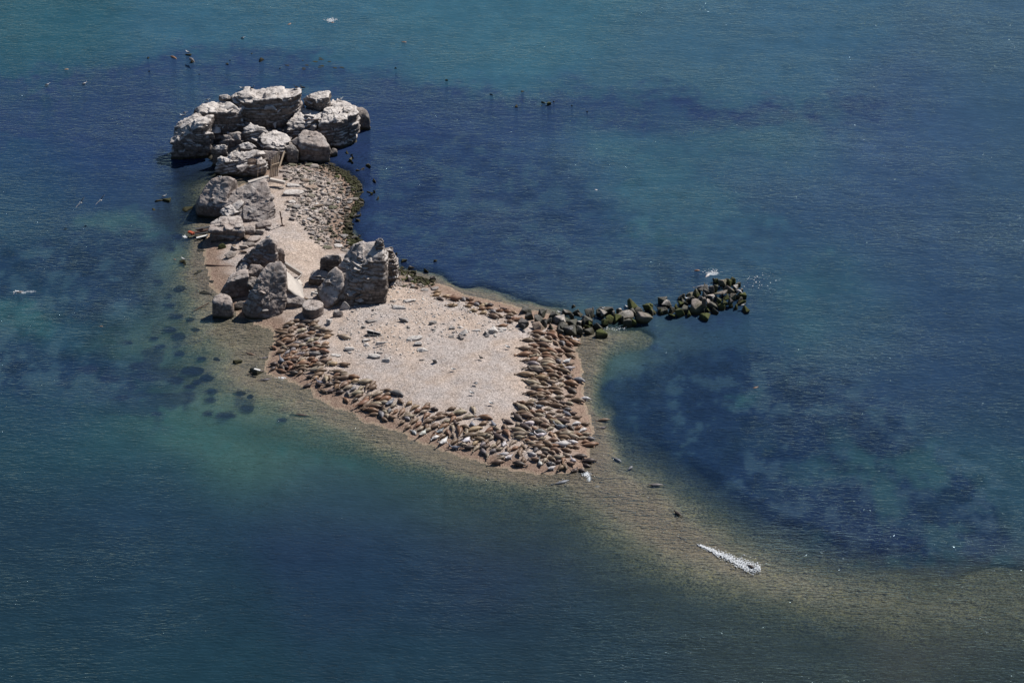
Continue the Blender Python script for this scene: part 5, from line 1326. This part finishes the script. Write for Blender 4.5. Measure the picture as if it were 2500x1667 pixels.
def pick_pose(i, c):
    if c in 'ws': return rnd.choice([4, 10, 4, 6, 1, 5])
    if c == 'd': return rnd.choice([0, 1, 4, 3, 7])
    return rnd.choice([0, 1, 2, 0, 7, 5, 8, 3, 6, 9, 2])
VV, FF, KK, off = [], [], [], 0
for i, s in enumerate(info):
    pose = pick_pose(i, s['c'])
    name, base = FUR[s['c']]
    jj = rnd.uniform(.85, 1.3); j = [max(.01, b * jj * rnd.uniform(.96, 1.04)) for b in base]
    Ls = s['L'] / 1.85
    wd = min(max(Ls * 1.34, 1.08), 1.55) * rnd.uniform(.92, 1.06)
    z = float(ground_z(np.array([s['x']]), np.array([s['y']]))[0])
    z = max(z, -.12)
    if i in keep:
        side = 'right' if math.cos(s['ang']) > .35 else 'left' if math.cos(s['ang']) < -.35 else ('away' if math.sin(s['ang']) > 0 else 'towards us')
        art = name + ' seal, ' + ORD[s['rank']] + ' ' + name.split()[0] + ' one '  + s['reg'][2] + ' in the ' + s['reg'][1]
        o = add_obj('seal', SEALS[pose], art, 'seal', 'seals hauled out on the beach', loc=(s['x'], s['y'], z), rot=(rnd.uniform(-.06, .06), rnd.uniform(-.03, .03), s['ang']), scale=(Ls, wd * rnd.choice([1, -1]) if pose not in BANANA else wd, wd))
        o.color = (*j, 1)
    else:
        me = SEALS[pose]
        v = np.empty(len(me.vertices) * 3, np.float32); me.vertices.foreach_get('co', v); v = v.reshape(-1, 3) * np.array([Ls, wd, wd])
        c, sn = math.cos(s['ang']), math.sin(s['ang'])
        v = np.stack([v[:, 0] * c - v[:, 1] * sn + s['x'], v[:, 0] * sn + v[:, 1] * c + s['y'], v[:, 2] + z], -1)
        VV.append(v); KK.append(np.tile(np.array([*j, 1.0]), (len(v), 1)))
        FF += [tuple(q + off for q in p.vertices) for p in me.polygons]
        off += len(v)
# more seals of the herd seen only in the gaps
base_n = len(info)
added = 0
xy = np.array([(s['x'], s['y']) for s in info])
for _ in range(4000):
    if added >= 95: break
    s = info[rnd.randrange(base_n)]
    if s['reg'][0] == 'far': continue
    x, y = s['x'] + rnd.uniform(-1.6, 1.6), s['y'] + rnd.uniform(-1.6, 1.6)
    dd = np.hypot(xy[:, 0] - x, (xy[:, 1] - y) * 1.35)
    if dd.min() < .78 or (dd < 2.2).sum() < 4: continue
    if ground_z(np.array([x]), np.array([y]))[0] < .12: continue
    xy = np.vstack([xy, (x, y)]); added += 1
    me = SEALS[rnd.choice([0, 1, 2, 5, 7])]
    jj = rnd.uniform(.8, 1.2); cb = FUR[rnd.choice('bbbrt')][1]
    a_ = s['ang'] + rnd.uniform(-.3, .3); k_ = rnd.uniform(.72, .92)
    v = np.empty(len(me.vertices) * 3, np.float32); me.vertices.foreach_get('co', v); v = v.reshape(-1, 3) * np.array([k_, 1.05, 1.0])
    c, sn = math.cos(a_), math.sin(a_)
    z = float(ground_z(np.array([x]), np.array([y]))[0])
    VV.append(np.stack([v[:, 0] * c - v[:, 1] * sn + x, v[:, 0] * sn + v[:, 1] * c + y, v[:, 2] + z], -1)); KK.append(np.tile(np.array([cb[0] * jj, cb[1] * jj, cb[2] * jj, 1.0]), (len(v), 1)))
    FF += [tuple(q + off for q in p.vertices) for p in me.polygons]
    off += len(v)
me = new_mesh('seal_crowd', np.concatenate(VV), FF, M_seal_all, True)
at = me.color_attributes.new('fur', 'FLOAT_COLOR', 'POINT')
at.data.foreach_set('color', np.concatenate(KK).astype(np.float32).ravel())
add_obj('seal_crowd', me, 'the smaller seals lying between the larger ones of the herd', 'seals', kind='stuff')

# seals away from the herd (source pixels: head, tail, fur, pose, height of the body above the water, words)
SOLO = [(1646,1247,1664,1258,'d',3,-.12,'black seal with its head raised, alone on the shallow spit'),(1583,1184,1620,1183,'g',3,-.2,'grey seal in the shallows where the spit begins, a ripple behind it'),
 (1517,1127,1497,1117,'s',0,-.22,'grey seal half under water, left of the pair beyond the beach point'),(1545,1138,1533,1146,'s',8,-.2,'darker seal of the pair in the water beyond the beach point'),
 (1390,1172,1352,1182,'s',1,-.22,'grey seal lying in the shallow water below the beach point'),(1489,1023,1459,1026,'b',0,-.15,'brown seal swimming off the right beach, upper one of the two'),
 (1481,1043,1463,1045,'g',4,-.2,'grey seal with head and tail out of the water, lower one off the right beach'),(1838,1385,1828,1379,'d',8,-.05,'dark seal rushing through white foam on the spit'),
 (758,1016,714,1012,'d',0,-.3,'long dark seal under water off the lower left beach'),(1708,660,1695,661,'r',0,-.2,'reddish seal showing in the water beyond the breakwater head'),
 (1733,668,1722,678,'w',8,-.22,'pale seal splashing beyond the breakwater head'),(1730,697,1697,700,'s',0,1.0,'sleek grey seal lying on top of the breakwater head'),
 (1797,706,1812,712,'w',1,.9,'pale spotted seal lying at the outer right end of the breakwater'),(462,140,474,149,'g',0,.75,'pale grey seal resting on the dark rock beyond the heap'),
 (416,137,432,145,'r',0,-.2,'reddish seal in the water beside the gull rock beyond the heap'),(703,62,712,57,'r',3,-.25,'reddish seal head with a short wake, far out beyond the summit'),
 (807,57,818,56,'r',0,-.28,'seal back in a patch of splash, far out beyond the summit'),(983,104,993,104,'r',3,-.25,'seal making a ring ripple far out right of the summit'),
 (44,714,56,712,'g',3,-.2,'grey seal splashing far out at the left edge'),(1462,467,1448,463,'w',0,-.3,'pale seal swimming in the open bay right of the islet'),
 (1847,946,1840,948,'r',3,-.27,'tiny reddish seal head in the dark right-hand bay'),(258,799,235,797,'b',0,-.32,'brown seal under water off the far left shallows'),
 (168,170,156,171,'o',0,-.25,'pale ochre seal afloat at the far upper left'),(625,868,600,862,'b',1,-.25,'dark brown seal in the shallows below the square boulder'),
 (655,873,635,875,'g',4,-.2,'grey seal with tail lifted in the shallows above the left corner group'),(645,905,610,912,'d',0,-.1,'dark wet seal right of the broken box-like rock'),
 (660,925,635,928,'g',1,-.15,'wet seal below the dark one by the broken rock'),(668,926,640,925,'d',0,-.3,'dark seal swimming under a curl of foam at the left shore'),(433,637,420,632,'b',0,-.3,'small brown seal near the mossy gull rock'),
 (515,505,385,478,'b',0,5,'') ,(492,480,378,484,'b',0,5,'')]
for (u1, v1, u2, v2, c, pose, zb, lab) in SOLO:
    if not lab: continue
    name, base = FUR[c]
    zr = zb + .2
    a, b = P(u1, v1, zr), P(u2, v2, zr)
    L = min(max(float(np.hypot(a[0] - b[0], a[1] - b[1])), .9), 2.2)
    ang = math.atan2(a[1] - b[1], a[0] - b[0])
    s_ = L / 1.6
    zb = zb + (.07 if zb < 0 else 0)
    o = add_obj('seal', SEALS[pose], lab, 'seal', None, loc=((a[0] + b[0]) / 2, (a[1] + b[1]) / 2, zb), rot=(0, 0, ang), scale=(s_, min(s_, .95) if s_ > .7 else .75, min(s_, .9) if s_ > .7 else .75))
    o.color = (*base, 1)

# ---------------------------------------------------------------- birds
def gull_shape(standing=True, dark=False):
    """~0.6 m gull, beak towards +X"""
    vs, fs, ms = [], [], []
    def loft(pts, n, mat):
        b = len(vs)
        for (x, y, z, ry, rz) in pts:
            for j in range(n):
                a = 2 * math.pi * j / n
                vs.append((x, y + ry * math.cos(a), z + rz * math.sin(a)))
        for i in range(len(pts) - 1):
            for j in range(n):
                fs.append((b + i * n + j, b + i * n + (j + 1) % n, b + (i + 1) * n + (j + 1) % n, b + (i + 1) * n + j)); ms.append(mat)
        fs.append(tuple(range(b + n - 1, b - 1, -1))); ms.append(mat)
        fs.append(tuple(range(b + (len(pts) - 1) * n, b + len(pts) * n))); ms.append(mat)
    up = .12 if dark else 0
    loft([(-.3, 0, .2, .015, .01), (-.2, 0, .22, .05, .04), (-.05, 0, .25, .09, .085), (.08, 0, .27 + up * .5, .095, .09), (.15, 0, .33 + up, .06, .065), (.19, 0, .4 + up * 1.5, .045, .05), (.22, 0, .44 + up * 1.5, .045, .045), (.255, 0, .44 + up * 1.5, .025, .025)], 8, 0)
    loft([(.25, 0, .44 + up * 1.5, .016, .014), (.31, 0, .425 + up * 1.5, .006, .006)], 5, 3)
    if standing:
        for s in (-1, 1):
            loft([(-.34, s * .03, .22, .01, .012), (-.2, s * .07, .27, .025, .05), (-.02, s * .085, .30, .03, .075), (.07, s * .08, .31, .015, .05)], 6, 1)
            loft([(-.0, s * .04, .17, .01, .01), (.005, s * .04, .0, .01, .01)], 4, 3)
    else:
        for s in (-1, 1):
            b = len(vs)
            pts = [(.08, .05, .3), (-.06, .05, .3), (.12, .35, .42), (-.02, .35, .41), (-.02, .7, .34), (-.08, .68, .335)]
            for th_ in (0, .02):
                for x, y, z in pts: vs.append((x, s * y, z + th_))
            for q in ((0, 2, 3, 1), (2, 4, 5, 3)):
                fs.append(tuple(b + i for i in q)); ms.append(1)
                fs.append(tuple(b + 6 + i for i in q[::-1])); ms.append(1)
            for p, q in ((0, 2), (2, 4), (4, 5), (5, 3), (3, 1)):
                fs.append((b + p, b + q, b + q + 6, b + p + 6)); ms.append(1)
    return vs, fs, ms
def bird_mesh(standing, dark):
    vs, fs, ms = gull_shape(standing, dark)
    me = new_mesh('bird_body', vs, fs, None, True)
    for m in ((M_gullb, M_gullb, M_gullb, M_beak) if dark else (M_gullw, M_gullg, M_gullb, M_beak)): me.materials.append(m)
    me.polygons.foreach_set('material_index', np.array(ms, np.int32))
    return me
GULL, GULLF, CORM = bird_mesh(True, False), bird_mesh(False, False), bird_mesh(True, True)
dg = None
def drop(u, v):
    """the point on rock or ground that the photograph shows at u, v"""
    q = P(u, v, 0); d = Vector(tuple(q - CAM)).normalized()
    ok, loc, *_ = sc.ray_cast(dg, Vector(tuple(CAM)), d)
    return loc if ok else Vector(tuple(q))
bpy.context.view_layer.update()
dg = bpy.context.evaluated_depsgraph_get()
def c4(x, y): return 1100 + x / 3.075, 640 + y / 3.075
BIRDS = [(crop1,783,163,0,'gull standing at the left end of the summit slab'),(crop1,892,167,1,'black cormorant on the summit slab beside the gull'),(crop1,1330,157,1,'left cormorant of the three at the right tip of the summit'),
 (crop1,1388,158,1,'middle cormorant of the three at the right tip of the summit'),(crop1,1402,160,1,'tallest cormorant at the very tip of the summit slab'),(crop1,447,285,0,'gull on the stepped ledge left of the summit'),
 (crop1,217,415,0,'gull near the upper edge of the dark left block'),(crop1,182,438,0,'lower gull of the two on the dark left block'),(crop1,1785,275,0,'gull on the grooved right-hand block'),
 (crop1,563,1062,0,'gull on the crest of the big leaning rock'),(crop1,858,680,0,'gull on the curled rock lip in the heap'),(crop2,765,655,0,'gull on the tip of the sharp grey peak'),
 (c4,192,925,0,'gull on the bare shingle casting a shadow, upper of two'),(c4,158,995,0,'gull on the bare shingle, lower of two'),(c4,427,650,0,'gull resting on the shingle close to the right herd'),
 (c4,225,732,1,'dark bird on the bare middle shingle'),(c4,18,818,0,'gull low on the shingle at the beach centre'),(c4,302,1072,0,'gull on the shingle just above the lower herd'),
 (c4,817,392,0,'gull on the white-splashed flat boulder near the beach'),(c4,1141,362,0,'gull on the long dark boulder of the breakwater'),(c4,1327,352,0,'gull on the tall slab of the breakwater'),
 (c4,900,518,0,'gull on a dark boulder at the inner side of the breakwater'),(c4,1775,287,0,'gull at the top of the big tilted brown slab'),(c4,1985,270,0,'gull on the white-splashed top of the breakwater head'),
 (c4,2195,338,0,'gull at the far right foot of the breakwater head'),(c4,1965,285,0,'second gull on the white-splashed top of the breakwater head'),(zz5,800,1120,0,'pale gull on the small mossy rock in the shallows'),
 (zz5,548,290,0,'gull on the mossy rock standing in the water off the left shore'),(c6,573,528,0,'gull on the ragged mossy rock beyond the heap'),(c6,1573,258,0,'gull floating alone on the teal water beyond the heap'),
 (crop1,760,0,-1,'')]
for cr, x, y, kk, lab in BIRDS:
    if kk < 0: continue
    q = drop(*cr(x, y))
    if lab.startswith('gull floating'): q.z -= .15
    add_obj('cormorant' if kk and 'corm' in lab else 'gull' if not kk else 'bird', CORM if kk else GULL, lab, 'bird', 'gulls and cormorants about the islet', loc=tuple(q), rot=(0, 0, rnd.choice([0.3, 2.8, -.4, 3.4])), scale=(1.15,) * 3)
for (u, v, z, r, lab) in ((200, 494, 3.0, -.8, 'left gull of the two flying low over the water'), (249, 488, 3.0, -.9, 'right gull of the two flying low over the water'), (117, 210, .0, .3, 'bird afloat at the far upper left'), (207, 207, .0, .5, 'second bird afloat at the upper left')):
    q = P(u, v, z)
    add_obj('gull', GULLF if z > 1 else GULL, lab, 'bird', 'gulls and cormorants about the islet', loc=(q[0], q[1], q[2] - .3 if z > 1 else -.15), rot=(.6 if z > 1 else 0, 0, r), scale=(1.3,) * 3)

# ---------------------------------------------------------------- foam of the rushing seal and splashes
def octa(): return np.array([(1,0,0),(-1,0,0),(0,1,0),(0,-1,0),(0,0,1),(0,0,-1)], float), np.array([(0,2,4),(2,1,4),(1,3,4),(3,0,4),(2,0,5),(1,2,5),(3,1,5),(0,3,5)])
def foam_mesh(name, pts, label):
    ov, of = octa(); VV, FF, off = [], [], 0
    for (x, y, z, a, b, c, r) in pts:
        v = ov * np.array([a, b, c]); cs, sn = math.cos(r), math.sin(r)
        VV.append(np.stack([v[:, 0] * cs - v[:, 1] * sn + x, v[:, 0] * sn + v[:, 1] * cs + y, v[:, 2] + z], -1)); FF.append(of + off); off += 6
    add_obj(name, new_mesh(name, np.concatenate(VV), np.concatenate(FF), M_foam), label, 'foam', kind='stuff')
pts = []
for _ in range(2300):
    s = nrg.uniform(0, 1) ** .75
    wpx = 3 + 24 * s * (1 if s < .93 else .5)
    off = nrg.uniform(-1, 1) ** 3 if nrg.random() < .5 else nrg.uniform(-1, 1)
    if nrg.random() < .12: off *= 2.0
    if math.sin(s * 23) + math.sin(s * 41 + 1) > 1.1: off += .3
    u, v = 1702 + 154 * s, 1329 + 62 * s - 1 + off * wpx * .5
    if nrg.random() < .4 and s < .9: v += wpx * .4 - .5
    q = P(u, v, 0)
    ln = nrg.uniform(.03, .15)
    pts.append((q[0], q[1], nrg.uniform(0, .06) + (.12 if s > .9 else 0) * nrg.random(), ln, ln * nrg.uniform(.25, .6), .03, nrg.normal(-.55, .5)))
foam_mesh('foam_wake', pts, 'long white trail of foam behind the dark seal on the spit')
for k, (u, v, a, b, n, lab) in enumerate([(808, 50, 15, 4, 90, 'white splash round the seal far out beyond the summit'), (1742, 664, 18, 4, 60, 'splash beyond the breakwater head'), (44, 712, 8, 3, 30, 'splash round the seal at the left edge'), (1432, 1158, 9, 5, 90, 'white wash breaking at the beach point'),
                                 (1850, 685, 22, 14, 40, 'sparkling drops in the water right of the breakwater head'), (452, 578, 6, 2, 40, 'white water against the wreckage'), (1500, 803, 30, 5, 45, 'white flecks along the inner foot of the breakwater'), (690, 922, 12, 2, 50, 'curl of foam at the left shore')]):
    pts = []
    for _ in range(n):
        q = P(u + a * nrg.normal(0, .6), v + b * nrg.normal(0, .6), 0)
        ln = nrg.uniform(.04, .15)
        pts.append((q[0], q[1], .02, ln, ln * .5, .03, nrg.uniform(0, 3)))
    foam_mesh('foam', pts, lab)
